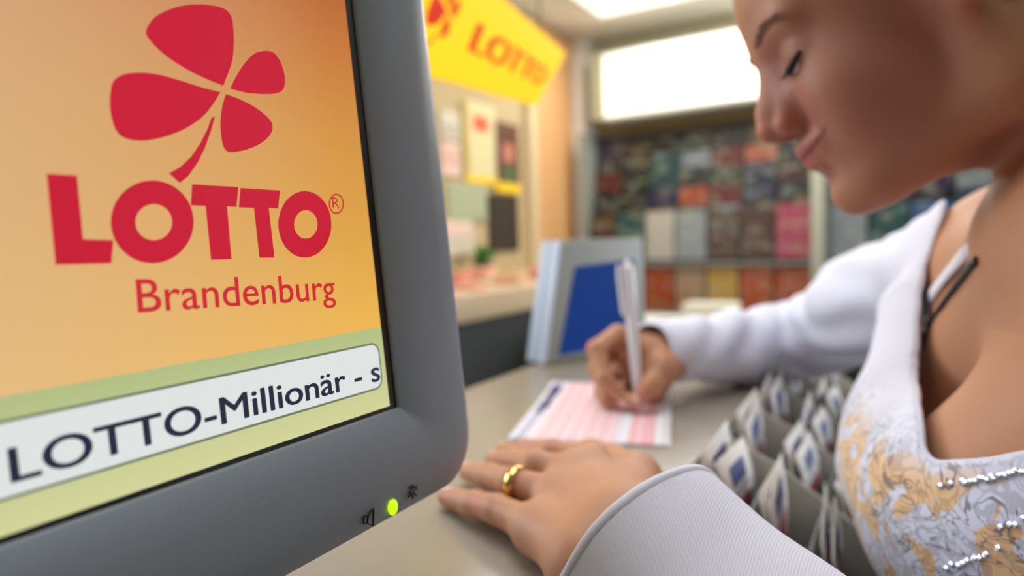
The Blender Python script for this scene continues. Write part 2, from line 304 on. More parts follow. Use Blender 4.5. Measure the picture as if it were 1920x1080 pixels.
# hanging yellow sign
def sign():
    va=nrm(RW@np.array(((1250-960),(540-265),-F))); vb=nrm(RW@np.array((.635,1,.376))); vb=nrm(vb-va*vb.dot(va)); nn=np.cross(va,vb)
    if nn.dot(CAM-P(1000,196,2.3))<0: nn=-nn
    O=P(1004,200,2.15)                                        # lower right corner
    def S(px,py,d=0):
        r=ray(px,py); k=nn.dot(O+nn*d-CAM)/nn.dot(r); q=CAM+r*k-O; return q.dot(va),q.dot(vb)
    W=lambda s,t,d=0: O+va*s+vb*t+nn*d
    hgt=S(1060,97)[1]; L=S(780,133)[0]-.12
    t=empty('hanging_sign',W(L/2,hgt/2,-.05),'glowing yellow hanging lightbox sign reading LOTTO with red clover','sign')
    glow=new_mat('sign_yellow',(.02,.02,.01),.5); nt=glow.node_tree; b=nt.nodes['Principled BSDF']
    glow.node_tree.nodes['Principled BSDF'].inputs['Emission Color'].default_value=(*s2l('#ffd200'),1); b.inputs['Emission Strength'].default_value=1.15
    side_=new_mat('sign_edge',s2l('#e0a800'),.5,emit=s2l('#ffb000'),es=.5)
    def slab(name,s0,s1,t0,t1,d0,d1,mt):
        V=[W(s,t_,d) for d in (d0,d1) for s,t_ in ((s0,t0),(s1,t0),(s1,t1),(s0,t1))]
        return obj(name,V,[(3,2,1,0),(4,5,6,7),(0,1,5,4),(1,2,6,5),(2,3,7,6),(3,0,4,7)],mt,t)
    slab('housing',L,0,0,hgt,-.1,-.004,side_); fc=slab('face',L+.004,-.004,.004,hgt-.004,-.004,0,glow)
    rd=new_mat('sign_red',(.02,.005,.005),.5,emit=s2l('#e62a00'),es=.95)
    V_,F_=text_mesh('LOTTO',0)
    a=np.array(S(878,94)); b_=np.array(S(1012,160)); c_=np.array(S(899,42)); x0,x1=V_[:,0].min(),V_[:,0].max(); ex=(b_-a)/(x1-x0); h_=V_[:,1].max(); ey=(c_-a)/h_
    pts=[];FF=[]
    for i in range(5):
        ox=(i-2)*.022; k=len(pts); pts+=[W(*(a+ex*(v[0]-x0+ox)+ey*v[1]),.001+.0002*i) for v in V_]; FF+=[tuple(j+k for j in f) for f in F_]
    obj('red_lettering',pts,FF,rd,fc)
    # clover: the same four leaves and stem
    cl=np.array(S(838,22)); ex_=nrm(ex); ey_=nrm(ey); sc_=np.linalg.norm(ey*h_)*1.25/300
    bm=bmesh.new()
    for poly in polys_clover:
        vs=[bm.verts.new(W(*(cl+ex_*(x-700)*sc_-ey_*(y-290)*sc_),.0015)) for x,y in poly]; bm.faces.new(vs)
    bmesh.ops.triangulate(bm,faces=bm.faces[:]); bm_obj('red_clover',bm,rd,fc)
    for s in (L*.2,L*.85):
        q=W(s,hgt,-.05); tube('hanger',[tuple(q),(q[0],q[1],ZC)],.004,steel,t,8)
_l=[[(706,272),(735,190),(738,90),(680,19),(560,22),(461,105),(550,195)],[(728,280),(770,205),(830,162),(884,190),(895,283),(840,298)],[(714,298),(810,342),(862,400),(790,470),(720,480),(697,380)],[(697,292),(570,255),(440,230),(360,255),(352,370),(420,444),(590,405)],[(680,368),(632,455),(534,549),(568,579),(648,468)]]
polys_clover=_l
sign()
# ------------------------------------------------------------------ the counter
ctm=new_mat('counter_laminate',s2l('#a1988a'),.22,bump=.02,bscale=400,spec=.6)
ct=empty('shop_counter',(-.31,.9,0),'beige laminate shop counter the woman leans on','counter')
box('counter_top',-.482,-.148,-.9,1.45,TOP-.035,TOP,ctm,ct,.003); box('cabinet',-.46,-.165,-.85,1.40,0,TOP-.035,dkm,ct)
sdk=tag(box('staff_cabinet',-1.1,-.75,.2,1.9,0,.6,dkm),'dark low cabinet in the staff aisle behind the counter','cabinet')
# the customer display behind the counter
def display2():
    a0=PH(1022,684,.002); a1=PH(1213,652,.002); f_=nrm(a1-a0); n0=np.cross(f_,(0,0,1.)); n0=n0*np.sign(n0.dot(CAM-a0)); bk=-n0*.05; wd_=np.linalg.norm(a1-a0)
    def on(px,py,d=0): r=ray(px,py); k=n0.dot(a0+n0*d-CAM)/n0.dot(r); return CAM+r*k
    C0=[a0,a1,on(1207,446),on(1051,451)]
    t=empty('customer_display',a0+bk*.5,'pale grey display with a blue screen standing on the far counter edge','monitor')
    shell=new_mat('display_shell',s2l('#8f928c'),.45); sidem=new_mat('display_side',s2l('#c3cee2'),.45); blue=new_mat('blue_screen',(.01,.02,.06),.3,emit=s2l('#0c3682'),es=.7,spec=.05)
    V=[]
    for back,ins in ((1,.006),(.93,0),(.55,0),(.52,.004),(.46,.004),(.43,0),(.05,0),(0,.004)):
        c=sum(C0)/4
        for p in C0: d=c-p; V.append(p+bk*back+nrm(d)*ins)
    z_min=a0[2]
    for v in V: v[2]=max(v[2],z_min)
    Fc=[(3,2,1,0)]
    for i in range(7):
        for k in range(4): a=i*4+k;b=i*4+(k+1)%4; Fc.append((a,b,b+4,a+4))
    Fc.append((28,29,30,31)); o=obj('housing',V,Fc,[shell,sidem],t)
    for p in o.data.polygons:
        if 1<=p.index<29 and (p.index-1)%4==3: p.material_index=1
    bevel(o,.003,2)
    V=[on(1048,667,.001),on(1192,640,.001),on(1190,486,.001),on(1079,500,.001)]; V+=[v-n0*.003 for v in V]
    obj('screen',V,[(0,1,2,3),(7,6,5,4),(0,4,5,1),(1,5,6,2),(2,6,7,3),(3,7,4,0)],blue,t)
display2()
# ------------------------------------------------------------------ the lottery slip being filled in
def slip_mat():
    mt=bpy.data.materials.new('lottery_slip_print'); mt.use_nodes=True; nt=mt.node_tree; b=nt.nodes['Principled BSDF']; b.inputs['Roughness'].default_value=.55
    uv=nt.nodes.new('ShaderNodeUVMap'); sp=nt.nodes.new('ShaderNodeSeparateXYZ'); nt.links.new(uv.outputs[0],sp.inputs[0])
    rp=nt.nodes.new('ShaderNodeValToRGB'); rp.color_ramp.interpolation='CONSTANT'; el=rp.color_ramp.elements
    L=[(0,'#e4e2ea'),(.045,'#a49fc4'),(.10,'#e6e0e8'),(.15,'#ecc0c6'),(.66,'#dcdde8'),(.74,'#e8a9b2'),(.88,'#cf6f7a'),(.905,'#eceaf0')]
    el[0].color=(*s2l(L[0][1]),1); el[1].position=L[1][0]; el[1].color=(*s2l(L[1][1]),1)
    for p_,c in L[2:]: e=el.new(p_); e.color=(*s2l(c),1)
    nt.links.new(sp.outputs['X'],rp.inputs[0])
    # white gaps between the printed rows and columns
    def band(axis,freq,th):
        m=nt.nodes.new('ShaderNodeMath'); m.operation='MULTIPLY'; m.inputs[1].default_value=freq; nt.links.new(sp.outputs[axis],m.inputs[0])
        f=nt.nodes.new('ShaderNodeMath'); f.operation='FRACT'; nt.links.new(m.outputs[0],f.inputs[0])
        g=nt.nodes.new('ShaderNodeMath'); g.operation='GREATER_THAN'; g.inputs[1].default_value=th; nt.links.new(f.outputs[0],g.inputs[0]); return g
    a=band('X',11,.72); c=band('Y',14,.8); mx=nt.nodes.new('ShaderNodeMath'); mx.operation='MAXIMUM'; nt.links.new(a.outputs[0],mx.inputs[0]); nt.links.new(c.outputs[0],mx.inputs[1])
    ml=nt.nodes.new('ShaderNodeMath'); ml.operation='MULTIPLY'; ml.inputs[1].default_value=.45; nt.links.new(mx.outputs[0],ml.inputs[0])
    mi=nt.nodes.new('ShaderNodeMix'); mi.data_type='RGBA'; mi.inputs[7].default_value=(*s2l('#f1edf1'),1); nt.links.new(ml.outputs[0],mi.inputs[0]); nt.links.new(rp.outputs[0],mi.inputs[6])
    no=nt.nodes.new('ShaderNodeTexNoise'); no.inputs['Scale'].default_value=11; nt.links.new(uv.outputs[0],no.inputs['Vector'])
    nt.links.new(mi.outputs[2],b.inputs['Base Color']); return mt
slm=slip_mat(); navy=fm('print_navy','#3a3170')
a=np.array((.30,-.954,0)); b_=np.array((.954,.30,0)); T0=PH(1034,722,0); Wd,Ln=.15,.235
nx,ny=10,16; V=[];uvs=[];Fc=[]
for j in range(ny+1):
    for i in range(nx+1):
        u,v=i/nx,j/ny; h=.0008+.004*(max(0,1-v*4)**2)*(1-.5*u)+.003*max(0,(u-.85)/.15)**2*(1-v)
        V.append(T0+b_*Wd*u+a*Ln*v+np.array((0,0,h))); uvs.append((u,1-v))
for j in range(ny):
    for i in range(nx): k=j*(nx+1)+i; Fc.append((k,k+nx+1,k+nx+2,k+1))
sl=obj('lottery_slip',V,Fc,slm,None,True); tag(sl,'pink and white lottery slip lying under the writing hand on the counter','slip')
uv=sl.data.uv_layers.new(name='UVMap')
for lp in sl.data.loops: uv.data[lp.index].uv=uvs[lp.vertex_index]
md=sl.modifiers.new('thick','SOLIDIFY'); md.thickness=.0003; md.offset=1
hb=[(.045,.10),(.045,.17),(.05,.21)]
def on_slip(u,v): 
    h=.0014+.004*(max(0,1-v*4)**2)*(1-.5*u); return T0+b_*Wd*u+a*Ln*v+np.array((0,0,h))
VV=[];FF=[]
for (u0,u1,v0,v1) in ((.035,.115,.07,.26),(.045,.105,.27,.38),(.04,.115,.39,.52),(.045,.10,.54,.60)):
    for j in range(4):
        va_,vb_=v0+(v1-v0)*j/4,v0+(v1-v0)*(j+1)/4; k=len(VV); VV+=[on_slip(u0,va_),on_slip(u1,va_),on_slip(u1,vb_),on_slip(u0,vb_)]; FF.append((k,k+3,k+2,k+1))
obj('printed_heading',VV,FF,navy,sl)
# ------------------------------------------------------------------ slip dispenser along the customer edge
trm=new_mat('dispenser_grey',s2l('#7c8080'),.4); dvm=new_mat('divider_grey',s2l('#b4b0a6'),.45)
RX0,RX1=-.1465,-.006; DY=[.49+.12*i for i in range(6)]; ZB=TOP-.18
ds=empty('slip_dispenser',((RX0+RX1)/2,.79,ZB-.006),'grey plastic slip dispenser in three tiers fixed along the customer edge of the counter','dispenser')
box('tray_floor',RX0,RX1,DY[0],DY[-1]+.004,ZB-.006,ZB,trm,ds,.001)
TX=[RX0+.001,-.104,-.062,RX1-.004]; TZ=[TOP-.004,TOP-.03,TOP-.056,TOP-.10]
for x,z in zip(TX,TZ): box('tier_wall',x,x+.0025,DY[0],DY[-1]+.003,ZB,z,trm,ds,.0008)
for y in DY:
    bm=bmesh.new(); q=[(RX0+.001,ZB),(RX1,ZB),(RX1,TOP-.085),(RX0+.05,TOP-.022),(RX0+.001,TOP+.001)]
    a_=[bm.verts.new((x,y,z)) for x,z in q]; b_=[bm.verts.new((x,y+.004,z)) for x,z in q]; bm.faces.new(a_[::-1]); bm.faces.new(b_)
    for k in range(5): bm.faces.new((a_[k],a_[(k+1)%5],b_[(k+1)%5],b_[k]))
    bevel(bm_obj('divider',bm,dvm,ds),.001,2)
pw_=fm('slip_white','#e2ddd6'); pb=fm('slip_blue','#454d8a'); pr=fm('slip_red','#a8434c'); ppk=fm('slip_pink','#dba6a8'); plb=fm('slip_pale_blue','#a9aec6')
def slip_bundle(y0,tier,k,wid,bend,label,lift=0,skew=0):
    x0=TX[tier]+.006+.007*k; zb=ZB+.001; zt=TZ[tier]+.018+lift; n=12; m=5
    def pt(u,f,off=0):
        zz=zb+f*(zt-zb)-skew*.02*u*f; c=bend*math.sin(f*math.pi*.92)*f*1.5; xx=x0+c+.012*f*(u-.5)*skew+off
        return (xx,y0+wid*u+.01*skew*f,zz)
    V=[];Fc=[]
    for off in (0,.0007):
        for j in range(n+1):
            for i in range(m+1): V.append(pt(i/m,j/n,off))
    W_=m+1; S_=(n+1)*W_
    for j in range(n):
        for i in range(m): a=j*W_+i; Fc+=[(a,a+W_,a+W_+1,a+1),(a+S_,a+1+S_,a+W_+1+S_,a+W_+S_)]
    for j in range(n):
        a=j*W_; Fc+=[(a,a+S_,a+S_+W_,a+W_)]; a=j*W_+m; Fc+=[(a,a+W_,a+S_+W_,a+S_)]
    for i in range(m): a=n*W_+i; Fc+=[(a,a+S_,a+S_+1,a+1)]
    o=obj('blank_slip',V,Fc,pw_,None,True); tag(o,label,'slip','blank slips in the dispenser')
    def strip(nm,f0,f1,u0,u1,mt):
        VV=[];FF=[]; ms=6
        for j in range(ms+1):
            for i in range(5): VV.append(pt(u0+(u1-u0)*i/4,f0+(f1-f0)*j/ms,.0012))
        for j in range(ms):
            for i in range(4): a=j*5+i; FF.append((a,a+1,a+6,a+5))
        obj(nm,VV,FF,mt,o,True)
    strip('blue_heading',.86,.945,.28,.76,pb); strip('pale_band',.815,.84,.15,.85,plb); strip('red_field',.40,.79,.18,.82,pr)
CN=['nearest','second','third','fourth','farthest']
for c in range(5):
    for t_ in range(3):
        for k in range(2):
            r1,r2=random.random(),random.random()
            slip_bundle(DY[c]+.008+.004*r1,t_,k,.092+.008*r2,.006+.014*r1*(k+1)*.7,'blank slip with blue heading, %s in the %s tier of the %s dispenser column'%(('rear','front')[k],('upper','middle','lower')[t_],CN[c]),-.006*k+.008*r2,(r1-.5)*1.2)

# ------------------------------------------------------------------ the lottery terminal screen in front
bez=new_mat('bezel_plastic',s2l('#97a5b6'),.42,bump=.06,bscale=900)
blackp=new_mat('black_plastic',(.006,.006,.007),.35)
S0=P(753,764,.309)                                            # outer corner of the display opening, lower right
Yv=np.array((0,1.,0))
def tilt_for():
    best=None
    for t in np.linspace(0,.3,301):
        v=np.array((-math.sin(t),0,math.cos(t))); n=np.cross(v,Yv); r=ray(669,0); k=n.dot(S0-CAM)/n.dot(r); e=abs((CAM+r*k-S0)[1])
        if best is None or e<best[0]: best=(e,t)
    return best[1]
TL=tilt_for(); Tv=np.array((-math.sin(TL),0,math.cos(TL))); Nv=np.cross(Yv,Tv); Nv=Nv*np.sign(Nv[0])
def M2(px,py,d=0):                                            # picture point -> (s,t) on the display plane (raised by d)
    r=ray(px,py); k=Nv.dot(S0+Nv*d-CAM)/Nv.dot(r); q=CAM+r*k-S0; return q.dot(Yv),q.dot(Tv)
def W3(s,t,d=0): return S0+Yv*s+Tv*t+Nv*d
print('tilt',TL,'corner', M2(884,885), M2(0,1030), M2(669,0), M2(1,1), M2(890,822),M2(795,0))
SW,SH=.316,.241                                               # opening incl. black rim
bl,br,bb,bt=.055,M2(875,700)[0],-M2(750,975)[1],.05          # bezel widths
terminal=empty('lottery_terminal_display',(-.27,S0[1]-SW/2,TOP),'grey flat screen monitor showing the red LOTTO Brandenburg clover logo on an orange page','monitor')
def rr(x0,x1,y0,y1,r,n=10):
    pts=[]
    for cx,cy,a in ((x1-r,y1-r,0),(x0+r,y1-r,90),(x0+r,y0+r,180),(x1-r,y0+r,270)):
        for i in range(n+1):
            q=math.radians(a+90*i/n); pts.append((cx+r*math.cos(q),cy+r*math.sin(q)))
    return pts
# bezel: rings from the opening outwards, over a rounded shoulder and back
o_=( -SW-bl,br,-bb,SH+bt)
def ring(ins,r,d): return [(x,y,d) for x,y in rr(o_[0]+ins,o_[1]-ins,o_[2]+ins,o_[3]-ins,r)]
def ringo(out,d,r=.0006): return [(x,y,d) for x,y in rr(-SW-out,out,-out,SH+out,r)]
rings=[ringo(0,-.004),ringo(0,-.0019),ringo(.0010,-.0008),ringo(.010,.003,.004),ringo(.018,.0042,.008),ring(.020,.016,.0046),ring(.010,.022,.0034),ring(.004,.026,.0005),ring(.001,.028,-.005),ring(0,.028,-.012),ring(.004,.026,-.03),ring(.03,.02,-.05)]
V=[];Fc=[];n_=len(rings[0])
for r_ in rings: V+=[W3(*p) for p in r_]
for i in range(len(rings)-1):
    for k in range(n_):
        a=i*n_+k;b=i*n_+(k+1)%n_; Fc.append((a,b,b+n_,a+n_))
Fc.append(tuple(range((len(rings)-1)*n_,len(rings)*n_)))
bz=obj('bezel',V,Fc,bez,terminal,True)
V=[W3(-SW,0,-.003),W3(0,0,-.003),W3(0,SH,-.003),W3(-SW,SH,-.003)]
V+= [v-Nv*.004 for v in V]
obj('black_rim',V,[(0,1,2,3),(7,6,5,4),(0,4,5,1),(1,5,6,2),(2,6,7,3),(3,7,4,0)],blackp,terminal)
# lit page
def emis(name,col,st=1.0):
    mt=new_mat(name,(.005,.005,.005),.35,emit=col,es=st,spec=.06); return mt
SI=M2(739,761); bor=-SI[0]; bo2=SI[1]
page=new_mat('orange_page',(.005,.005,.005),.35,spec=.06); nt=page.node_tree; b=nt.nodes['Principled BSDF']
tc=nt.nodes.new('ShaderNodeUVMap'); sp=nt.nodes.new('ShaderNodeSeparateXYZ'); nt.links.new(tc.outputs['UV'],sp.inputs[0])
rp=nt.nodes.new('ShaderNodeValToRGB'); el=rp.color_ramp.elements
stops=[(0,'#f0bc5c'),(.17,'#eeb654'),(.35,'#dfa44a'),(.53,'#d69547'),(.70,'#c97c3e'),(.86,'#b55f34'),(1,'#a54e2e')]
el[0].position=stops[0][0]; el[0].color=(*s2l(stops[0][1]),1); el[1].position=1; el[1].color=(*s2l(stops[-1][1]),1)
for p_,c_ in stops[1:-1]: e=el.new(p_); e.color=(*s2l(c_),1)
nt.links.new(sp.outputs['Y'],rp.inputs['Fac'])
# pixel rows and columns of the panel
def wave(axis,freq):
    mu=nt.nodes.new('ShaderNodeMath'); mu.operation='MULTIPLY'; mu.inputs[1].default_value=freq; nt.links.new(sp.outputs[axis],mu.inputs[0])
    si=nt.nodes.new('ShaderNodeMath'); si.operation='SINE'; nt.links.new(mu.outputs[0],si.inputs[0]); return si
s1=wave('X',1024*2*math.pi); s2=wave('Y',768*2*math.pi)
ad=nt.nodes.new('ShaderNodeMath'); ad.operation='ADD'; nt.links.new(s1.outputs[0],ad.inputs[0]); nt.links.new(s2.outputs[0],ad.inputs[1])
mm=nt.nodes.new('ShaderNodeMath'); mm.operation='MULTIPLY_ADD'; mm.inputs[1].default_value=.05; mm.inputs[2].default_value=1; nt.links.new(ad.outputs[0],mm.inputs[0])
mxp=nt.nodes.new('ShaderNodeMix'); mxp.data_type='RGBA'; mxp.inputs[7].default_value=(*s2l('#dcc0a0'),1); mrp=nt.nodes.new('ShaderNodeMapRange'); mrp.inputs[1].default_value=.45; mrp.inputs[2].default_value=.95; mrp.inputs[3].default_value=.55; mrp.inputs[4].default_value=0; nt.links.new(sp.outputs['X'],mrp.inputs[0]); nt.links.new(mrp.outputs[0],mxp.inputs[0]); nt.links.new(rp.outputs[0],mxp.inputs[6])  # paler to the left: the panel's viewing-angle wash is put into the colour
nt.links.new(mxp.outputs[2],b.inputs['Emission Color']); nt.links.new(mm.outputs[0],b.inputs['Emission Strength'])
s0,s1_,t0,t1=-SW+.004,-bor,bo2,SH-.004
scr=obj('screen',[W3(s0,t0,-.0028),W3(s1_,t0,-.0028),W3(s1_,t1,-.0028),W3(s0,t1,-.0028)],[(0,1,2,3)],page,terminal)
uv=scr.data.uv_layers.new(name='UVMap')
for i,c in enumerate(((0,0),(1,0),(1,1),(0,1))): uv.data[i].uv=c
D=-.0027
def flat(name,polys,mat,d,parent=scr):                        # filled outlines (picture coordinates) laid on the page
    bm=bmesh.new()
    for poly in polys:
        vs=[bm.verts.new(W3(*M2(x,y,-.0028),d)) for x,y in poly]; f=bm.faces.new(vs)
    bmesh.ops.triangulate(bm,faces=bm.faces[:]); return bm_obj(name,bm,mat,parent)
def smoothp(pts,n=6):
    out=[];N_=len(pts)
    for i in range(N_):
        p0,p1,p2,p3=[np.array(pts[(i+k)%N_],float) for k in (-1,0,1,2)]
        for j in range(n):
            t=j/n; out.append(tuple(.5*((2*p1)+(p2-p0)*t+(2*p0-5*p1+4*p2-p3)*t*t+(3*p1-p0-3*p2+p3)*t**3)))
    return out
def smooth_tip(pts,n=6):                                      # closed outline whose first point is a sharp tip
    pts=[np.array(p,float) for p in pts]; q=[pts[0]]+pts+[pts[0],pts[0]]; out=[tuple(pts[0])]
    for i in range(len(pts)):
        p0=q[i] if i>0 else q[0]; p1=q[i+1]; p2=q[i+2]; p3=q[i+3] if i+3<len(q) else q[-1]
        for j in range(1,n+1):
            t=j/n; out.append(tuple(.5*((2*p1)+(p2-p0)*t+(2*p0-5*p1+4*p2-p3)*t*t+(3*p1-p0-3*p2+p3)*t**3)))
    return out[:-1]
Z=lambda L:[(x*720/1215,y*720/1215) for x,y in L]
red=emis('logo_red',s2l('#c91f38')); 
leafs=[[(706,272),(722,230),(735,190),(739,140),(738,90),(731,52),(712,30),(680,19),(620,14),(560,22),(500,47),(472,75),(461,105),(480,135),(510,165),(550,195),(600,225),(652,250)],
[(728,280),(745,245),(770,205),(800,173),(830,162),(862,165),(884,190),(897,225),(901,258),(895,283),(875,295),(840,298),(790,295),(755,288)],
[(714,298),(760,315),(810,342),(850,375),(862,400),(855,425),(830,450),(790,470),(750,480),(720,480),(705,460),(698,420),(697,380),(703,335)],
[(697,292),(640,277),(570,255),(500,236),(440,230),(390,236),(360,255),(350,285),(347,330),(352,370),(365,410),(385,432),(420,444),(470,444),(530,430),(590,405),(640,370),(672,332)]]
polys=[smooth_tip(Z(l)) for l in leafs]
polys.append(Z([(680,368),(668,374),(655,410),(632,455),(605,495),(570,528),(534,549),(550,563),(568,579),(595,558),(625,515),(648,468),(668,412)]))
polys.append(Z([(147,550),(243,556),(262,757),(358,760),(352,833),(175,838)]))
polys.append(Z([(607,583),(754,592),(748,655),(718,653),(732,820),(667,822),(650,652),(603,650)]))
polys.append(Z([(760,595),(885,603),(880,660),(850,658),(868,815),(820,815),(803,658),(755,656)]))
lg=flat('clover_and_lotto_logo',polys,red,-.0027)
def annulus(name,co_,ro,ci,ri,mat,d,parent=scr):
    n=64; A=[W3(*M2((co_[0]+ro[0]*math.cos(2*math.pi*i/n)),(co_[1]+ro[1]*math.sin(2*math.pi*i/n)),-.0028),d) for i in range(n)]
    B=[W3(*M2((ci[0]+ri[0]*math.cos(2*math.pi*i/n)),(ci[1]+ri[1]*math.sin(2*math.pi*i/n)),-.0028),d) for i in range(n)]
    return A+B,[(i,(i+1)%n,n+(i+1)%n,n+i) for i in range(n)]
z_=720/1215; VV=[];FF=[]
for a in (((481*z_,702*z_),(131*z_,131*z_),(486*z_,703*z_),(58*z_,57*z_)),((964*z_,710*z_),(84*z_,105*z_),(967*z_,710*z_),(37*z_,45*z_)),((1063.5*z_,645*z_),(24*z_,32*z_),(1063.5*z_,645*z_),(20*z_,27.5*z_))):
    v,f=annulus('',*a,None,-.0027); k=len(VV); VV+=v; FF+=[tuple(i+k for i in q) for q in f]
for i,v in enumerate(VV): pass
k=len(VV); _o=obj('clover_and_lotto_logo_rings',VV,FF,red,scr)
_bm=bmesh.new(); _bm.from_mesh(lg.data); _bm.from_mesh(_o.data); _bm.to_mesh(lg.data); _bm.free(); bpy.data.objects.remove(_o)
lg.location=(0,0,0)
def text_on(s,pa,pb,capA,mat,name,d,bold=.0,parent=scr,fat=0):
    V,Fc=text_mesh(s,bold); x0,x1=V[:,0].min(),V[:,0].max()
    a=np.array(M2(*pa,-.0028)); b_=np.array(M2(*pb,-.0028)); c_=np.array(M2(*capA,-.0028))
    ex=(b_-a)/(x1-x0); vc=text_mesh(s[0] if s[0]!=' ' else 'L',bold)[0][:,1].max(); hy=np.linalg.norm(c_-a)/vc
    ey=np.array((-ex[1],ex[0])); ey=ey/np.linalg.norm(ey)*hy
    pts=[];FF=[]
    for i,(ox,oy) in enumerate(((0,0),(1,0),(-1,0),(0,.6),(0,-.6),(.7,.4),(-.7,.4),(.7,-.4),(-.7,-.4)) if fat else ((0,0),)):
        k=len(pts); pts+=[W3(*(a+ex*(v[0]-x0+ox*fat)+ey*(v[1]+oy*fat)),d+i*.000004) for v in V]; FF+=[tuple(j+k for j in f) for f in Fc]
    return obj(name,pts,FF,mat,parent)
text_on('Brandenburg',(259,586),(629,561),(256,524),emis('brand_red',s2l('#cf2c38')),'region_name',-.0027,.0,fat=.006)
text_on('R',(623.5,390),(637,391),(623.5,370),red,'registered_mark',-.0027,.0)
# green ticker band, white box, ticker line
def quad_st(pts,name,mat,d,parent=scr): 
    return obj(name,[W3(s,t,d) for s,t in pts],[tuple(range(len(pts)))],mat,parent)
gt=M2(722,612,-.0028)[1]
gm=new_mat('green_band',(.005,.005,.005),.35,spec=.06); nt=gm.node_tree; b=nt.nodes['Principled BSDF']; b.inputs['Emission Strength'].default_value=1
uvn=nt.nodes.new('ShaderNodeUVMap'); spn=nt.nodes.new('ShaderNodeSeparateXYZ'); r2=nt.nodes.new('ShaderNodeValToRGB')
r2.color_ramp.elements[0].color=(*s2l('#d3d49a'),1); r2.color_ramp.elements[1].color=(*s2l('#b3bf86'),1)
nt.links.new(uvn.outputs[0],spn.inputs[0]); nt.links.new(spn.outputs['Y'],r2.inputs[0]); nt.links.new(r2.outputs[0],b.inputs['Emission Color'])
gb=quad_st([(s0,t0),(s1_,t0),(s1_,gt),(s0,gt)],'ticker_band',gm,-.0027)
uv=gb.data.uv_layers.new(name='UVMap')
for i,c in enumerate(((0,0),(1,0),(1,1),(0,1))): uv.data[i].uv=c
A_=M2(715,650,-.0028); B_=M2(718,738,-.0028)
bx0,bx1,by0,by1=s0+.012,B_[0]+.0006,M2(400,822,-.0028)[1],M2(400,705,-.0028)[1]
print('box',bx0,bx1,by0,by1,'gt',gt,M2(0,795,-.0028),M2(0,962,-.0028),M2(700,645,-.0028),M2(700,745,-.0028))
quad_st(rr(bx0,bx1,by0,by1,.005),'ticker_frame',emis('ticker_edge',s2l('#6f7a62')),-.0026)
quad_st(rr(bx0+.0009,bx1-.0009,by0+.0009,by1-.0009,.0042),'ticker_field',emis('ticker_white',s2l('#dfe4e2')),-.00255)
ink=emis('ticker_ink',s2l('#2b2c40'))
text_on('LOTTO-Millionär - s',(22,905),(712,713),(10,843),ink,'ticker_text',-.0025,.0,fat=.017)
# power light and its two engraved signs
def on_bezel(px,py): return M2(px,py,.004)
led=new_mat('power_light_green',(.3,.5,.02),.3,emit=s2l('#b6e000'),es=1.3)
bm=bmesh.new(); bmesh.ops.create_uvsphere(bm,u_segments=20,v_segments=12,radius=1)
s_,t_=on_bezel(736,951); s2_,t2_=on_bezel(736,936)
mat_=Matrix([[Yv[i],Tv[i],Nv[i],0] for i in range(3)]+[[0,0,0,1]])
bmesh.ops.transform(bm,matrix=Matrix.Translation(W3(s_,t_,.0042))@mat_@Matrix.Diagonal((.0031,.0036,.0012,1)),verts=bm.verts[:])
bm_obj('power_light',bm,led,terminal,True)
markm=new_mat('engraved_mark',s2l('#2c3036'),.6)
def strokes(name,L,wd,mat,parent):
    VV=[];FF=[]
    for (a,b_) in L:
        a=np.array(on_bezel(*a)); b_=np.array(on_bezel(*b_)); d=nrm(b_-a)*1.0; nn=np.array((-d[1],d[0]))*wd
        q=[a-nn,b_-nn,b_+nn,a+nn]; k=len(VV); VV+=[W3(*p,.0049) for p in q]+[W3(*p,.0040) for p in q]
        FF+=[(k,k+1,k+2,k+3),(k,k+4,k+5,k+1),(k+1,k+5,k+6,k+2),(k+2,k+6,k+7,k+3),(k+3,k+7,k+4,k)]
    return obj(name,VV,FF,mat,parent)
strokes('loudspeaker_sign',[((681,968),(680,982)),((680,982),(687,981)),((687,981),(689,966)),((689,966),(681,968)),((689,966),(699,953)),((699,953),(698,986)),((698,986),(687,981))],.00016,markm,bz)
strokes('brightness_sign',[((773,909),(772,917)),((773,926),(772,935)),((765,924),(769,922)),((777,919),(781,917)),((766,913),(770,917)),((776,925),(780,930)),((780,911),(776,916)),((770,926),(765,932)),((771,920),(775,921)),((769,926),(776,923))],.00016,markm,bz)
# foot behind the housing
ft=P(0,0,1)*0+np.array((S0[0]-.075,S0[1]-SW/2,TOP))
bm=bmesh.new(); bmesh.ops.create_cone(bm,cap_ends=True,segments=48,radius1=.085,radius2=.075,depth=.012)
bmesh.ops.translate(bm,vec=(ft[0],ft[1],TOP+.006),verts=bm.verts[:]); bm_obj('foot',bm,bez,terminal,True)
nk=W3(-SW/2,.05,-.045); tube('neck',[(ft[0],ft[1],TOP+.005),(ft[0]-.005,ft[1],TOP+.06),tuple(nk+np.array((.005,0,0)))],[.022,.02,.02],bez,terminal,20)

# ------------------------------------------------------------------ the woman
HM=np.array([[-.84520243,.28556857,-.45175597],[-.2943616,-.95425198,-.0524824],[-.44607635,.08862136,.89059651]])
HO=np.array((.0007,.5338,1.2714))
hl=lambda *p: HM@np.array(p,float)+HO
person=empty('person',(.30,.53,0),'woman in a white long-sleeved patterned top leaning on the counter, filling in a slip','person')
def skin_mat():
    mt=new_mat('skin',(.6,.35,.25),.55,sss=.12,bump=.05,bscale=260); nt=mt.node_tree; b=nt.nodes['Principled BSDF']
    at=nt.nodes.new('ShaderNodeVertexColor'); at.layer_name='tint'; nt.links.new(at.outputs['Color'],b.inputs['Base Color']); return mt
skin=skin_mat()
Cb=np.array((.176,.545,1.160)); Rs=np.array((.07,.70,1.115)); Ls=np.array((.155,.37,1.105)); Rel=np.array((-.13,.93,.995)); Rwr=np.array((-.234,.712,1.000)); Lel=np.array((.06,.235,.875)); Lwr=PH(1185,1012,.026)
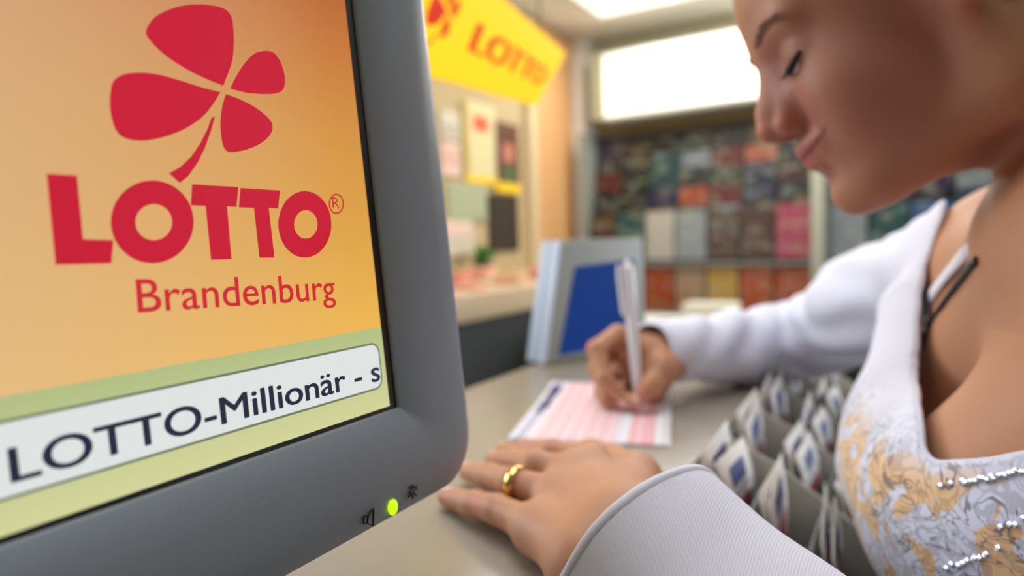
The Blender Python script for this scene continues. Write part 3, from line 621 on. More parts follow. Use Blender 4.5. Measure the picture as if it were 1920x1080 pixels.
TA=nrm((-.40,0,.9)); TDp=np.cross((0,1.,0),TA); TDp=TDp*(-np.sign(TDp[0])); TM=np.array([TA,(0,1.,0),TDp]).T
hm=lambda S,c,r,k=.01,op='add',R_=None: S.ell(hl(*c),r,k,op,HM if R_ is None else HM@R_)
def roty(a): c,s_=math.cos(a),math.sin(a); return np.array([[c,0,s_],[0,1,0],[-s_,0,c]])
def rotz(a): c,s_=math.cos(a),math.sin(a); return np.array([[c,-s_,0],[s_,c,0],[0,0,1]])
def rotx(a): c,s_=math.cos(a),math.sin(a); return np.array([[1,0,0],[0,c,-s_],[0,s_,c]])
def head(S):
    hc=lambda a,b,r0,r1,k=.008,op='add': S.cap(hl(*a),hl(*b),r0,r1,k,op)
    hm(S,(-.008,0,.058),(.092,.072,.078),.02)                 # cranium
    hm(S,(.034,0,.053),(.053,.060,.056),.03)                  # forehead
    hm(S,(.040,0,-.005),(.048,.056,.056),.03)                 # midface
    hm(S,(.035,0,-.050),(.046,.046,.034),.03)                 # jaw
    hc((.066,0,-.074),(.0800,0,-.0805),.018,.0160,.02); hc((.055,0,-.066),(-.020,0,-.073),.026,.033,.02)          # chin
    for s in (1,-1):
        hc((-.006,s*.050,-.064),(.066,s*.018,-.077),.015,.015,.025)   # jaw line
        hc((-.004,s*.060,-.005),(-.006,s*.052,-.064),.012,.014,.025)
        hm(S,(.064,s*.033,-.012),(.022,.022,.020),.022)       # cheek
        hm(S,(.055,s*.038,-.034),(.026,.016,.022),.022)       # smiling cheek
        hc((.080,s*.010,.039),(.0735,s*.040,.041),.0085,.009,.015)     # brow
        hm(S,(.100,s*.032,.018),(.018,.019,.0125),.012,'sub')         # eye socket
        S.ell(hl(.0725,s*.031,.0165),(.0138,.0150,.0130),.005,'add',HM)   # lids over the eye
    hm(S,(.0735,0,-.046),(.0215,.026,.021),.016)                # muzzle
    hc((.085,0,.030),(.1045,0,-.003),.0065,.0078,.011)        # nose bridge
    hc((.1045,0,-.003),(.1092,0,-.0145),.0078,.0096,.006)
    hc((.090,0,-.021),(.103,0,-.0225),.0075,.0060,.006)        # columella
    for s in (1,-1):
        hc((.083,s*.007,.014),(.0925,s*.0095,-.010),.0075,.0085,.012); hm(S,(.079,s*.016,-.006),(.010,.010,.013),.009)
        hm(S,(.0960,s*.0120,-.0185),(.0112,.0068,.0084),.006) # nostril wings
        hm(S,(.1025,s*.0060,-.0275),(.005,.0030,.0040),.002,'sub')
        hm(S,(.0940,s*.0215,-.0185),(.004,.002,.008),.008,'sub')
    # lips
    for s in (1,-1):
        S.chain([hl(.0950,0,-.0400),hl(.0935,s*.009,-.0390),hl(.0880,s*.019,-.0385),hl(.0785,s*.030,-.0365)],[.0042,.0042,.0036,.0016],.008)
        S.chain([hl(.0928,0,-.0495),hl(.0912,s*.009,-.0488),hl(.0862,s*.019,-.0455),hl(.0780,s*.0290,-.0395)],[.0058,.0055,.0044,.0018],.0045)
    hm(S,(.098,0,-.0655),(.010,.020,.0055),.010,'sub')        # crease over the chin
    # ears
    for s in (1,-1):
        R_=rotz(s*.35)@roty(-.2)
        hm(S,(-.008,s*.075,.020),(.017,.006,.031),.004,R_=R_); hm(S,(-.001,s*.0745,-.008),(.0085,.0055,.0105),.005)
        hm(S,(-.002,s*.080,.022),(.009,.005,.014),.003,'sub',R_=R_)
def torso(S,fat=0.0,breast=True):
    S.ell(np.array((.175,.53,1.025)),(.20+fat,.145+fat,.092+fat),.03,'add',TM)
    S.ell(np.array((.28,.53,.84)),(.14+fat,.125+fat,.085+fat),.05,'add',TM)
    for sh in (Rs,Ls):
        S.cap(Cb+(.0,0,-.03),sh,.034+fat,.042+fat,.04); S.cap(Cb+(-.035,0,-.06),sh+(0,0,-.03),.035+fat,.04+fat,.04)
    if breast:
        S.ell((.050,.595,.965),(.068+fat,.060+fat,.060+fat),.035+fat,'add',TM); S.ell((.055,.465,.965),(.068+fat,.060+fat,.060+fat),.035+fat,'add',TM)
# ---- head, neck and chest
S=Field((-.14,.28,.90),(.33,.80,1.43),.0019)
torso(S); S.cap(Rs,Rs+(Rel-Rs)*.3,.042,.040,.03); S.cap(Ls,Ls+(Lel-Ls)*.3,.042,.040,.03)
S.cap(hl(-.056,0,-.02),Cb,.047,.054,.03); S.cap(hl(-.050,0,-.045),Cb+(-.035,0,-.03),.034,.040,.02)
S.ell((.100,.545,1.065),(.10,.11,.050),.05,'add',TM)
S.cap(Rs+(0,-.04,-.035),(.070,.60,1.02),.046,.050,.045); S.cap(Ls+(-.02,.04,-.035),(.085,.46,1.02),.044,.046,.045)
S.cap(Rs+(.02,-.02,.0),(.09,.58,1.06),.046,.052,.045)
for s in (1,-1):
    S.cap(hl(-.030,s*.050,-.035),Cb+(-.05,-s*.016,-.045),.012,.011,.02)      # neck muscle
    S.cap(Cb+(-.055,-s*.02,-.048),(Ls if s>0 else Rs)+(-.025,0,.012),.009,.010,.018)   # collar bone
    S.cap(Cb+(.01,0,.02),(Ls if s>0 else Rs)+(.02,0,.0),.032,.035,.04)
head(S); Vh,Qh=S.mesh(); del S; Vh=relax(Vh,Qh,1,.4)
# ---- the writing hand
def hand_pts(L): return [P(*q) for q in L]
def digit(S,pts,rs,k=.004): S.chain(pts,rs,k)
S=Field((-.36,.56,.935),(-.10,.88,1.06),.0014)
wr=Rwr
S.chain([wr+(Rel-wr)*.35,wr],[.032,.0265],.01)
mc=[P(1158,628,.742),P(1150,650,.765),P(1160,690,.78),P(1185,720,.785)]      # knuckles: index, middle, ring, little
for a,r in zip(mc,(.0115,.0118,.011,.010)): S.cap(wr+(mc[1]-wr)*.25,a,.019,r,.012)
S.cap(P(1215,680,.76),P(1185,680,.76),.022,.018,.012)
digit(S,[mc[0],P(1118,655,.712),P(1133,708,.694),P(1174,752,.688)],[.0112,.0104,.0088,.0072])
digit(S,[mc[1],P(1120,690,.735),P(1140,748,.712),P(1190,768,.700)],[.0112,.0100,.0088,.0074])
digit(S,[mc[2],P(1130,735,.755),P(1165,768,.738),P(1205,768,.735)],[.0108,.0096,.0086,.0074])
digit(S,[mc[3],P(1165,748,.775),P(1195,765,.765),P(1225,762,.755)],[.0100,.0088,.0080,.0070])
digit(S,[P(1262,668,.735),P(1243,690,.700),P(1222,722,.686),P(1194,752,.683)],[.018,.0135,.0108,.0082],.008)
S.cap(P(1262,668,.735),wr,.018,.022,.012); S.cap(P(1243,690,.71),P(1225,740,.735),.015,.014,.012)
Vr,Qr=S.mesh(); Vr=relax(Vr,Qr,1,.4); Vr[:,2]=np.where(Vr[:,0]<-.146,np.maximum(Vr[:,2],TOP+.0018),Vr[:,2])
# ---- the resting hand
S=Field((-.40,.20,.935),(.02,.60,1.03),.0014)
lw=Lwr
S.chain([lw+(Lel-lw)*.45,lw],[.036,.027],.01,sq=((0,0,1),.8))
ph=lambda px,py,h: PH(px,py,h)
mcL=[ph(1010,992,.017),ph(1048,930,.024),ph(1075,888,.030),ph(1108,866,.030)]   # little, ring, middle, index
for a,r in zip(mcL,(.0115,.0120,.0122,.0118)): S.cap(lw+(a-lw)*.15,a,.0215,r,.014,sq=((0,0,1),.85))
for i in range(3): S.cap(mcL[i],mcL[i+1],.0112,.0112,.012)
digit(S,[mcL[0],ph(932,955,.017),ph(888,945,.013),ph(838,932,.008)],[.0112,.0092,.0084,.0068])
digit(S,[mcL[1],ph(962,905,.026),ph(918,893,.019),ph(878,884,.010)],[.0116,.0098,.0090,.0072])
digit(S,[mcL[2],ph(1002,872,.032),ph(962,864,.022),ph(926,862,.011)],[.0116,.0100,.0090,.0074])
digit(S,[mcL[3],ph(1035,850,.032),ph(985,846,.022),ph(945,845,.011)],[.0112,.0098,.0088,.0072])
digit(S,[ph(1190,900,.018),ph(1150,868,.016),ph(1110,852,.013),ph(1075,848,.010)],[.017,.013,.0110,.0085],.008)
S.cap(lw,ph(1190,900,.018),.022,.017,.012); S.cap(mcL[0],PH(1100,1062,.019),.0130,.0185,.012); S.cap(PH(1100,1062,.019),lw,.0185,.025,.012)
Vl,Ql=S.mesh(); Vl=relax(Vl,Ql,1,.4); Vl[:,2]=np.where(Vl[:,0]<-.146,np.maximum(Vl[:,2],TOP+.0006),Vl[:,2])
# ---- forearms hidden in the sleeves, waist
S=Field((-.30,.16,.55),(.50,1.02,1.17),.006)
torso(S,-.004,False); S.chain([Rs,Rel,Rwr+(Rel-Rwr)*.12],[.040,.036,.027],.02); S.chain([Ls,Lel,Lwr+(Lel-Lwr)*.15],[.040,.037,.028],.02)
Vt,Qt=S.mesh()
Vb=np.concatenate([Vh,Vr,Vl,Vt]); o1=len(Vh); o2=o1+len(Vr); o3=o2+len(Vl)
Qb=np.concatenate([Qh,Qr+o1,Ql+o2,Qt+o3])
body=np_obj('body',Vb,Qb,skin,person)
# skin colour: lips, cheeks, knuckles, small marks (they belong to the skin)
col=np.tile(np.array(s2l('#bd8767')),(len(Vb),1))
Lc=(Vb-HO)@HM                                                  # head coordinates
def blend(mask,c): 
    c=np.array(s2l(c)); col[:]=col*(1-mask[:,None])+c*mask[:,None]
def blob(c,r,soft=.5,P_=None):
    d=np.sqrt((((P_ if P_ is not None else Lc)-np.array(c))**2/np.array(r)**2).sum(1)); return np.clip((1-d)/soft,0,1)
facem=np.clip(blob((.03,0,-.01),(.11,.09,.12),.5),0,1)*(np.arange(len(Vb))<o1)
blend(facem*.8,'#a96d66')
for s in (1,-1):
    blend(blob((.075,s*.036,-.018),(.03,.025,.022),.8)*.45,'#b5614f'); blend(blob((.098,s*.014,-.017),(.014,.008,.011),.5)*.5,'#bd6253')
    blend(blob((.086,s*.0345,.0215),(.012,.018,.011),.6)*.25,'#a0665c')
    blend(blob((.004,s*.076,-.024),(.012,.01,.014),.6)*.5,'#d0705c')
blend(blob((.112,0,-.012),(.016,.014,.013),.6)*.4,'#c8685a')
ay=np.abs(Lc[:,1]); zc=-.0440+.0075*(ay/.0325)**2; dz=Lc[:,2]-zc; zone=(Lc[:,0]>.062)*np.clip((.036-ay)/.003,0,1)*(np.arange(len(Vb))<o1)
tu=.0085*np.clip(1-(ay/.031)**1.6,0,1); tl=.0105*np.clip(1-(ay/.029)**1.8,0,1)
lip=np.where(dz>0,np.clip((tu-dz)/.0022,0,1),np.clip((tl+dz)/.0025,0,1))*zone
blend(lip*.7,'#b65f62'); blend(np.clip(1-np.abs(dz)/.0021,0,1)*zone*.95,'#642a2e')  # last blend paints the shade of the crease between the closed lips
for c,r,h in (((.092,.012,-.058),.004,'#b03f3f'),((.079,.028,-.062),.0025,'#7a4638'),((.030,.062,-.018),.0025,'#6e342c')): blend(blob(c,(r*2,r,r),.5)*.8,h)
for q in (P(1132,667,.735),P(1099,650,.71),P(1205,735,.68)): blend(blob(q,(.012,)*3,.9,Vb)*.4,'#c4604e')
for q in (mcL[0],mcL[1],ph(890,940,.02),ph(962,905,.03),ph(838,932,.01)): blend(blob(q,(.016,)*3,.9,Vb)*.4,'#c87460')
ca=body.data.color_attributes.new('tint','FLOAT_COLOR','POINT'); ca.data.foreach_set('color',np.concatenate([col,np.ones((len(col),1))],1).astype(np.float32).ravel())
from mathutils.bvhtree import BVHTree
def bvh(V,Q): return BVHTree.FromPolygons([tuple(v) for v in V],[tuple(int(i) for i in q) for q in Q])
bh=bvh(Vh,Qh)
def hit(t,px,py,off=.001):
    r=nrm(ray(px,py)); h=t.ray_cast(Vector(CAM),Vector(r)); 
    return None if h[0] is None else (np.array(h[0])+np.array(h[1])*off*np.sign(-np.array(h[1]).dot(r)),np.array(h[1])*np.sign(-np.array(h[1]).dot(r)))
# eyes, lashes, brows
eyem=new_mat('eye_white',s2l('#d8d2ce'),.15); lashm=new_mat('lash_dark',s2l('#191214'),.6); browm=new_mat('brow_brown',s2l('#a88474'),.8); nailm=new_mat('nail_pink',s2l('#dfb0a6'),.2,coat=.4)
def ball(name,c,r,mat,par,R_=None):
    bm=bmesh.new(); bmesh.ops.create_uvsphere(bm,u_segments=24,v_segments=16,radius=1); R3=HM if R_ is None else R_
    M4=Matrix([[*(R3[i]*np.array(r)),c[i]] for i in range(3)]+[[0,0,0,1]]); bmesh.ops.transform(bm,matrix=M4,verts=bm.verts[:]); return bm_obj(name,bm,mat,par,True)
head_bvh=bh
for s in (1,-1):
    VV=[];FF=[]
    N_=22; edge=[]
    for i in range(N_+1):
        a=-1+2*i/N_; y=s*(.031)+.0135*a*1.0; p=np.array((.0725+.0148*math.sqrt(max(0,1-(a*.88)**2)),y,.0165-.0068*(1-a*a*.75)))
        edge.append(p)
    V_,F_=tube_v([hl(*p) for p in edge],[.0012+.0016*math.sin(math.pi*i/N_) for i in range(N_+1)],8); VV+=V_; FF+=F_
    for i in range(1,N_):
        p=edge[i]; a=-1+2*i/N_; d=np.array((.006,.0045*a,-.0035)); k=len(VV)
        v_,f_=tube_v([hl(*p),hl(*(p+d*.6)),hl(*(p+d+np.array((.001,0,.0018))))],[.00045,.0003,.00008],5); VV+=v_; FF+=[tuple(j+k for j in f) for f in f_]
    obj('eyelashes',VV,FF,lashm,person,True)
    ball('eye',hl(.0748,s*.031,.0100),(.0118,.0118,.0085),eyem,person)
    VV=[];FF=[]
    for i in range(90):
        t=rng.uniform(0,1); y=s*(.012+.036*t); z=.0385+.010*math.sin(t*2.2)-.006*t+rng.uniform(-.003,.003)
        h=head_bvh.ray_cast(Vector(hl(.16,y,z)),Vector(HM[:,0]*-1))
        if h[0] is None: continue
        p=np.array(h[0]); d=HM@nrm((-.1*t,s*1,.25-.5*t)); k=len(VV); v_,f_=tube_v([p,p+d*.004+HM[:,0]*.0006,p+d*.008],[.0003,.00025,.0001],4); VV+=v_; FF+=[tuple(j+k for j in f) for f in f_]
    obj('eyebrow',VV,FF,browm,person,True)
def boundary(Q,n):
    e=np.concatenate([Q[:,[i,(i+1)%4]] for i in range(4)]); es=np.sort(e,1); u,c=np.unique(es,axis=0,return_counts=True); return u[c==1]
def even_edges(V,Q,it):
    be=boundary(Q,len(V)); V=V.copy()
    for _ in range(it):
        acc=np.zeros_like(V); cn=np.zeros(len(V))
        for a,b_ in ((0,1),(1,0)): np.add.at(acc,be[:,a],V[be[:,b_]]); np.add.at(cn,be[:,a],1)
        mk=cn>0; V[mk]=.5*V[mk]+.5*acc[mk]/cn[mk][:,None]
    return V
# hair drawn back from the face
hairm=new_mat('hair_brown',s2l('#6a4a34'),.45,bump=.5,bscale=60)
S=Field((-.16,.38,1.14),(.22,.72,1.50),.003)
hm(S,(-.012,0,.060),(.096,.077,.083),.01); hm(S,(-.02,0,.02),(.078,.074,.075),.02); hm(S,(.040,0,.060),(.057,.063,.056),.03)
S.ell(hl(-.115,0,.055),(.035,.04,.036),.02); S.chain([hl(-.12,0,.05),hl(-.15,0,.0),hl(-.14,0,-.08)],[.024,.022,.008],.01)
Vv,Qv=S.mesh(); Lv=(Vv-HO)@HM
keep=(Lv[:,2]>.098-.0*Lv[:,0])|(Lv[:,0]<.012+ .35*(Lv[:,2]-.02))&(Lv[:,2]>-.075+.0)&~((Lv[:,0]>-.022)&(Lv[:,2]<.038))
keep&=~((Lv[:,0]>.05)&(Lv[:,2]<.098)); qk=keep[Qv].all(1)
Vv=relax(Vv,Qv,2); us=np.unique(Qv[qk]); mp=-np.ones(len(Vv),int); mp[us]=np.arange(len(us)); Vv=Vv[us]; Qv=mp[Qv[qk]]; Vv=even_edges(Vv,Qv,14); hair=np_obj('hair',Vv,Qv,hairm,person)
md=hair.modifiers.new('t','SOLIDIFY'); md.thickness=.004; md.offset=-1
# nails
def nail(tip,base,upv,w_=.0052,l_=.0058,r=.0072):
    d=nrm(tip-base); u=nrm(upv-d*np.dot(upv,d)); s_=np.cross(u,d); c=tip+u*(r*.80)-d*.001
    ball('fingernail',c,(l_,w_,.0022),nailm,person,np.array([d,s_,u]).T)
nail(ph(838,932,.008),ph(888,945,.013),np.array((0,0,1.)),r=.0068); nail(ph(926,862,.011),ph(962,864,.022),np.array((0,0,1.)),r=.0074)
nail(ph(878,884,.010),ph(918,893,.019),np.array((0,0,1.))); nail(ph(945,845,.011),ph(985,846,.022),np.array((0,0,1.)))
nail(P(1194,752,.683),P(1222,722,.686),-ray(1194,752)+np.array((0,0,.3)),r=.0078); nail(P(1174,752,.688),P(1133,708,.694),np.array((-.6,-.5,.4)),r=.007)
# ---- the top
def knit():
    mt=bpy.data.materials.new('white_knit'); mt.use_nodes=True; nt=mt.node_tree; b=nt.nodes['Principled BSDF']; b.inputs['Roughness'].default_value=.85; b.inputs['Sheen Weight'].default_value=.2
    L=nt.links.new; nd=nt.nodes.new; tc=nd('ShaderNodeTexCoord'); geo=nd('ShaderNodeNewGeometry'); sp=nd('ShaderNodeSeparateXYZ'); L(geo.outputs['Position'],sp.inputs[0])
    def math_(op,a,b_=None,c=None):
        m=nd('ShaderNodeMath'); m.operation=op
        for i,v in enumerate((a,b_,c)):
            if v is None: continue
            if isinstance(v,(int,float)): m.inputs[i].default_value=v
            else: L(v,m.inputs[i])
        return m.outputs[0]
    at=nd('ShaderNodeVertexColor'); at.layer_name='print'; sc_=nd('ShaderNodeSeparateColor'); L(at.outputs['Color'],sc_.inputs[0])
    n1=nd('ShaderNodeTexNoise'); n1.inputs['Scale'].default_value=38; n1.inputs['Detail'].default_value=2; n1.inputs['Distortion'].default_value=2.2; L(geo.outputs['Position'],n1.inputs['Vector'])
    v=nd('ShaderNodeTexVoronoi'); v.feature='DISTANCE_TO_EDGE'; v.inputs['Scale'].default_value=70
    mxv=nd('ShaderNodeMix'); mxv.data_type='VECTOR'; mxv.inputs[0].default_value=.035; L(geo.outputs['Position'],mxv.inputs[4]); L(n1.outputs['Color'],mxv.inputs[5]); L(mxv.outputs[1],v.inputs['Vector'])
    line=math_('LESS_THAN',v.outputs['Distance'],.10)
    band=math_('LESS_THAN',math_('ABSOLUTE',math_('SUBTRACT',n1.outputs['Fac'],.5)),.014)
    grey=math_('MULTIPLY',math_('MAXIMUM',math_('MULTIPLY',line,.4),band),sc_.outputs[0])
    n2=nd('ShaderNodeTexNoise'); n2.inputs['Scale'].default_value=26; n2.inputs['Detail'].default_value=3; n2.inputs['Distortion'].default_value=1.5; 
    of=nd('ShaderNodeVectorMath'); of.operation='ADD'; of.inputs[1].default_value=(3,7,1); L(geo.outputs['Position'],of.inputs[0]); L(of.outputs[0],n2.inputs['Vector'])
    org=math_('MULTIPLY',math_('GREATER_THAN',n2.outputs['Fac'],.535),sc_.outputs[1])
    m1=nd('ShaderNodeMix'); m1.data_type='RGBA'; m1.inputs[6].default_value=(*s2l('#e0e3f5'),1); m1.inputs[7].default_value=(*s2l('#f0bf7a'),1); L(math_('MULTIPLY',org,.85),m1.inputs[0])
    m2=nd('ShaderNodeMix'); m2.data_type='RGBA'; L(m1.outputs[2],m2.inputs[6]); m2.inputs[7].default_value=(*s2l('#6d6668'),1); L(math_('MULTIPLY',grey,.8),m2.inputs[0]); L(m2.outputs[2],b.inputs['Base Color'])
    wv=nd('ShaderNodeTexWave'); wv.inputs['Scale'].default_value=260; wv.inputs['Distortion'].default_value=1; L(tc.outputs['Object'],wv.inputs['Vector'])
    nz=nd('ShaderNodeTexNoise'); nz.inputs['Scale'].default_value=500; L(tc.outputs['Object'],nz.inputs['Vector'])
    bp=nd('ShaderNodeBump'); bp.inputs['Strength'].default_value=.15; bp.inputs['Distance'].default_value=.001; L(math_('ADD',wv.outputs['Fac'],nz.outputs['Fac']),bp.inputs['Height']); L(bp.outputs['Normal'],b.inputs['Normal'])
    return mt
kn=knit()
S=Field((-.30,.08,.62),(.52,1.06,1.22),.0034)
torso(S,.011,True); S.ell((.095,.53,1.07),(.106,.121,.054),.05,'add',TM)
S.ell((.012,.575,.955),(.060,.060,.055),.03,'add',TM); S.ell((.030,.52,.955),(.075,.085,.060),.03,'add',TM)           # cloth spanning the chest
S.ell((.13,.53,.90),(.13,.14,.11),.06,'add',TM)                # loose below the bust
S.cap((.02,.66,1.06),(.03,.60,1.0),.04,.06,.03)
cuffR=P(1222,657,.730); cuffL=PH(1202,1016,.034)
dR=nrm(Rel-Rwr); dL=nrm(Lel-Lwr)
S.chain([Rs,Rs+(Rel-Rs)*.5,Rel+(.012,-.02,0)],[.053,.054,.046],.03)
S.chain([Rel,Rel+(Rwr-Rel)*.5,cuffR-dR*.02],[.046,.039,.0305],.02)
S.chain([Ls,Lel,cuffL+dL*.09,cuffL-dL*.03],[.054,.056,.051,.049],.03,sq=((0,0,1),.92))
# folds
g=np.meshgrid(*S.ax,indexing='ij',sparse=True)
t1=g[0]*3+g[1]*1.5; 
near=np.abs(S.F)<.02
fold=(np.sin(g[0]*95+g[1]*60+3*np.sin(g[2]*40))*.0013+np.sin(g[2]*120-g[1]*70+2*np.sin(g[0]*50))*.0011+np.sin(g[1]*140+g[0]*70)*.0007).astype(np.float32)
armw=1/(1+np.exp(-(g[1]-.74)/.03)); S.F+=np.where(near,fold*(.35+1.3*armw),0).astype(np.float32)
Vs,Qs=S.mesh(); del S; Vs=relax(Vs,Qs,1,.5); Vs[:,2]=np.where(Vs[:,0]<-.146,np.maximum(Vs[:,2],TOP+.0035),Vs[:,2])
def inpoly(x,y,poly):
    r=np.zeros(len(x),bool); n=len(poly)
    for i in range(n):
        x0,y0=poly[i];x1,y1=poly[(i+1)%n]; c=((y0>y)!=(y1>y))&(x<(x1-x0)*(y-y0)/(y1-y0+1e-9)+x0); r^=c
    return r
def projv(V): q=(V-CAM)@RW; z=-q[:,2]; z=np.where(z<.02,.02,z); return 960+F*q[:,0]/z,540-F*q[:,1]/z,z
px_,py_,_=projv(Vs)
neckpoly=smoothp([(1780,280),(1771,392),(1753,445),(1737,500),(1726,570),(1722,640),(1722,720),(1731,800),(1748,862),(1800,864),(1860,858),(1930,845),(2060,800),(2150,640),(2200,480),(2260,200),(2000,60)],5)
cut=inpoly(px_,py_,neckpoly)&(Vs[:,0]<.150)&(Vs[:,1]>.352)
cut|=(np.linalg.norm((Vs-(Cb+(-.02,-.015,.03)))/np.array((.100,.150,.09)),axis=1)<1)
cut|=((Vs-cuffR)@dR<0)&(np.linalg.norm(Vs-Rwr,axis=1)<.12); cut|=((Vs-cuffL)@dL<-.0)&(np.linalg.norm(Vs-cuffL,axis=1)<.12)
cut|=Vs[:,2]<.70
qk=~cut[Qs].any(1); us=np.unique(Qs[qk]); mp=-np.ones(len(Vs),int); mp[us]=np.arange(len(us)); Vs2=Vs[us]; Qs2=mp[Qs[qk]]
def boundary(Q,n):
    e=np.concatenate([Q[:,[i,(i+1)%4]] for i in range(4)]); es=np.sort(e,1); u,c=np.unique(es,axis=0,return_counts=True); return u[c==1]
be=boundary(Qs2,len(Vs2))
for _ in range(8):                                             # even out the cut edges
    acc=np.zeros_like(Vs2); cn=np.zeros(len(Vs2))
    for a,b_ in ((0,1),(1,0)): np.add.at(acc,be[:,a],Vs2[be[:,b_]]); np.add.at(cn,be[:,a],1)
    mk=cn>0; Vs2[mk]=.5*Vs2[mk]+.5*acc[mk]/cn[mk][:,None]
top_=np_obj('patterned_top',Vs2,Qs2,kn,person)
px_,py_,pz_=projv(Vs2)
sm=lambda x,a,b_: np.clip((x-a)/(b_-a),0,1)
front=sm(-Vs2[:,0],-.16,-.10)*sm(-Vs2[:,1],-.72,-.68)*sm(Vs2[:,1],.36,.39)
grey=sm(1.03-Vs2[:,2],0,.03)*front; orange=sm(1.015-Vs2[:,2],0,.02)*front*np.maximum(sm(-np.abs(Vs2[:,1]-.46),-.13,-.07),sm(Vs2[:,2],.975,1.0))
ca=top_.data.color_attributes.new('print','FLOAT_COLOR','POINT'); ca.data.foreach_set('color',np.stack([grey,orange,grey*0,grey*0+1],1).astype(np.float32).ravel())
md=top_.modifiers.new('thick','SOLIDIFY'); md.thickness=.0022; md.offset=1
# rolled hems along neckline and cuffs
adj={}
for a,b_ in be: adj.setdefault(int(a),[]).append(int(b_)); adj.setdefault(int(b_),[]).append(int(a))
seen=set(); hemm=new_mat('hem_white',s2l('#dfe2f2'),.8); loops=[]
for st in list(adj):
    if st in seen: continue
    lp=[st]; seen.add(st); cur=st
    while True:
        nx_=[q for q in adj[cur] if q not in seen]
        if not nx_: break
        cur=nx_[0]; seen.add(cur); lp.append(cur)
    if len(lp)>=30 and Vs2[lp[0]][2]>.75: loops.append(lp)
for lp in loops:
    pts=[Vs2[i] for i in lp[::2]]+[Vs2[lp[0]]]; c_=np.mean(pts,axis=0); near_l=np.linalg.norm(c_-cuffL)<.08
    if np.linalg.norm(pts[-1]-pts[-2])>.015: pts=pts[:-1]
    v_,f_=tube_v(pts,[.0034 if near_l else .0022]*len(pts),8,False)
    obj('cuff_hem' if near_l or np.linalg.norm(c_-cuffR)<.08 else 'neckline_hem',v_,f_,hemm,top_,True)
bs=bvh(Vs2,Qs2)
# inner vest straps
strapm=new_mat('strap_white',s2l('#e2e2ec'),.7); blackm=new_mat('strap_black',s2l('#15151a'),.6)
def strap(name,L,w_,mat,off=.0025,over=()):
    pts=[];L=smoothp(L+[L[-1]],4)[:4*(len(L)-1)+1]
    C_=[]; 
    for q in L:
        h=hit(bh,*q,off)
        if h is not None and np.linalg.norm(h[0]-CAM)>.50: C_.append(h)
    for (x,y) in over:
        h=bh.ray_cast(Vector((x,y,1.24)),Vector((0,0,-1)))
        if h[0] is not None: C_.insert(0,(np.array(h[0])+np.array(h[1])*off,np.array(h[1])))
    for _ in range(4):
        C_=[C_[0]]+[((C_[i-1][0]+2*C_[i][0]+C_[i+1][0])/4,nrm(C_[i-1][1]+2*C_[i][1]+C_[i+1][1])) for i in range(1,len(C_)-1)]+[C_[-1]]
    print(name,[tuple(np.round(c[0],3)) for c in C_[:6]])
    V=[];Fc=[]
    for i,(p,n_) in enumerate(C_):
        d=C_[min(i+1,len(C_)-1)][0]-C_[max(i-1,0)][0]; s_=nrm(np.cross(d,n_))*w_/2
        V+=[p-s_,p+s_]
        if i: q=2*i; Fc.append((q-2,q-1,q+1,q))
    if not Fc: return
    o=obj(name,V,Fc,mat,person,True); m_=o.modifiers.new('t','SOLIDIFY'); m_.thickness=.0016; m_.offset=0
OV=[(.11,.61),(.135,.62),(.16,.625),(.19,.625),(.22,.62)]
strap('vest_strap',[(1874,418),(1845,445),(1810,482),(1775,525),(1748,562),(1728,592)],.013,strapm,over=OV)
strap('black_strap',[(1888,436),(1860,462),(1826,498),(1792,540),(1765,578),(1742,612),(1722,650)],.0055,blackm,.0014)
# rhinestones
gem=new_mat('rhinestone',(.75,.78,.85),.12,metal=.7)
bm=bmesh.new()
for (x0,y0,x1,y1,n_) in ((1808,908,1920,886,17),(1770,915,1806,905,3),(1780,1062,1850,1040,8),(1850,1040,1870,1028,2),(1878,990,1915,975,4)):
    for i in range(n_):
        q=(x0+(x1-x0)*i/max(n_-1,1)+rng.uniform(-3,3),y0+(y1-y0)*i/max(n_-1,1)+rng.uniform(-4,4)); h=hit(bs,*q,.0025)
        if h is None: continue
        r_=bmesh.ops.create_icosphere(bm,subdivisions=1,radius=.0019); bmesh.ops.translate(bm,vec=tuple(h[0]),verts=r_['verts'])
go=bm_obj('rhinestones',bm,gem,top_); go['kind']='stuff'
# trousers and shoes (below the counter)
jean=new_mat('dark_trousers',s2l('#2b3140'),.85,bump=.2,bscale=200); shoem=new_mat('shoe_dark',s2l('#1d1c1e'),.5)
S=Field((.10,.28,.04),(.55,.78,.86),.007)
S.ell((.315,.53,.77),(.115,.165,.10),.03)
for y in (.44,.62): S.chain([(.32,y,.74),(.28,y,.43),(.36,y,.07)],[.088,.06,.052],.03)
Vj,Qj=S.mesh(); np_obj('trousers',Vj,Qj,jean,person)
for y in (.44,.62):
    S=Field((.10,y-.08,-.01),(.46,y+.08,.14),.004); S.chain([(.37,y,.05),(.36,y,.035),(.24,y,.03),(.19,y,.026)],[.042,.036,.034,.026],.02)
    Vq,Qq=S.mesh(); Vq[:,2]=np.maximum(Vq[:,2],.001); np_obj('shoe',Vq,Qq,shoem,person)
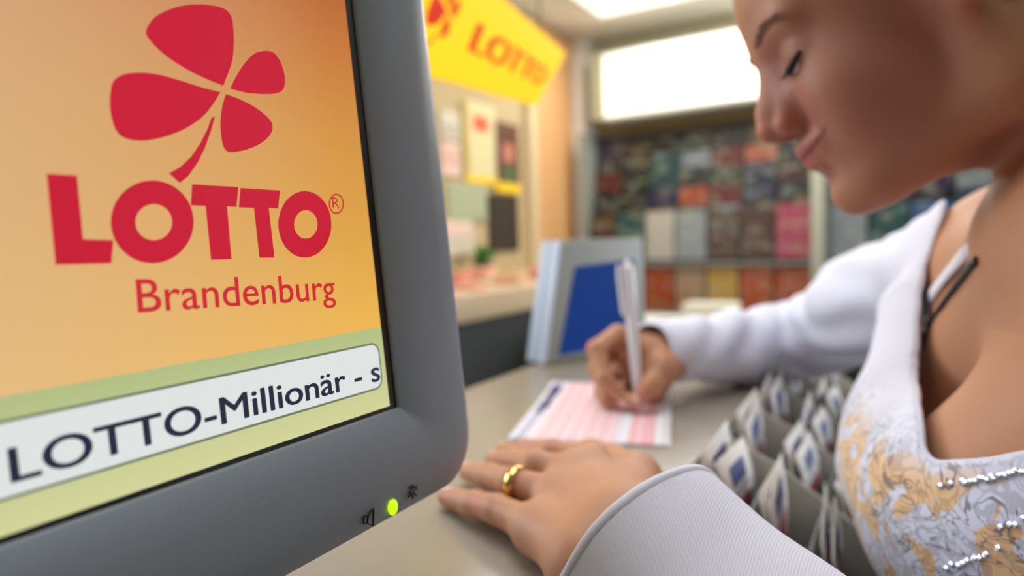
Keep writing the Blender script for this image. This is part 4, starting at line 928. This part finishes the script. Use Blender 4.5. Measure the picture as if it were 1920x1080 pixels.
# ---- ring and pen
gold=new_mat('polished_gold',s2l('#e9c77c'),.08,metal=1)
rp0=mcL[1]+(ph(962,905,.026)-mcL[1])*.92; rd_=nrm(ph(962,905,.026)-mcL[1])
bm=bmesh.new(); n_=128; prof=[(.0106,-.0036),(.0118,-.0032),(.0122,0),(.0118,.0032),(.0106,.0036),(.0102,0)]
a=nrm(np.cross(rd_,(0,0,1))); b_=np.cross(a,rd_); rows=[]
for i in range(n_):
    q=2*math.pi*i/n_; dr=a*math.cos(q)+b_*math.sin(q); rows.append([bm.verts.new(tuple(rp0+dr*r+rd_*w_)) for r,w_ in prof])
for i in range(n_):
    for j in range(6): bm.faces.new((rows[i][j],rows[(i+1)%n_][j],rows[(i+1)%n_][(j+1)%6],rows[i][(j+1)%6]))
tag(bm_obj('ring',bm,gold,None,True),'polished gold band ring worn on the resting left hand','ring')
penw=new_mat('pen_white',s2l('#e4e2e6'),.25,coat=.4); chrome=new_mat('pen_chrome',(.85,.85,.88),.08,metal=1)
tip=PH(1199,775,.0015); end=P(1176,492,.712); pdv=end-tip; Lp=np.linalg.norm(pdv); pd=pdv/Lp; print('pen',Lp)
pen=empty('pen',tip,'white ballpoint pen with clip held in the writing right hand','pen')
pp=lambda f: tip+pdv*f
tube('barrel',[pp(.10),pp(.12),pp(.45),pp(.60),pp(.95),pp(.985)],[.0044,.0052,.0062,.0068,.0070,.0060],penw,pen,24)
tube('tip_cone',[pp(0),pp(.02),pp(.10)],[.0006,.0020,.0044],chrome,pen,20)
tube('push_button',[pp(.985),pp(1.0),pp(1.02)],[.0030,.0030,.0024],penw,pen,16)
sd=nrm(np.cross(pd,RW@np.array((0,0,-1.)))); sd=sd if (RW.T@sd)[0]<0 else -sd; tw=nrm(CAM-end); cs_=nrm(sd+tw*.35)
V=[];Fc=[]
for f,o_s in ((.99,.0066),(.985,.0108),(.90,.0114),(.66,.0096),(.64,.0072)):
    c=pp(f)+cs_*o_s; wd_=nrm(np.cross(pd,cs_))*.0026; V+=[c-wd_,c+wd_,c+wd_+cs_*.0014,c-wd_+cs_*.0014]
for i in range(4):
    for k in range(4): a=i*4+k;b_=i*4+(k+1)%4; Fc.append((a,b_,b_+4,a+4))
Fc+=[(3,2,1,0),(16,17,18,19)]; obj('clip',V,Fc,penw,pen)
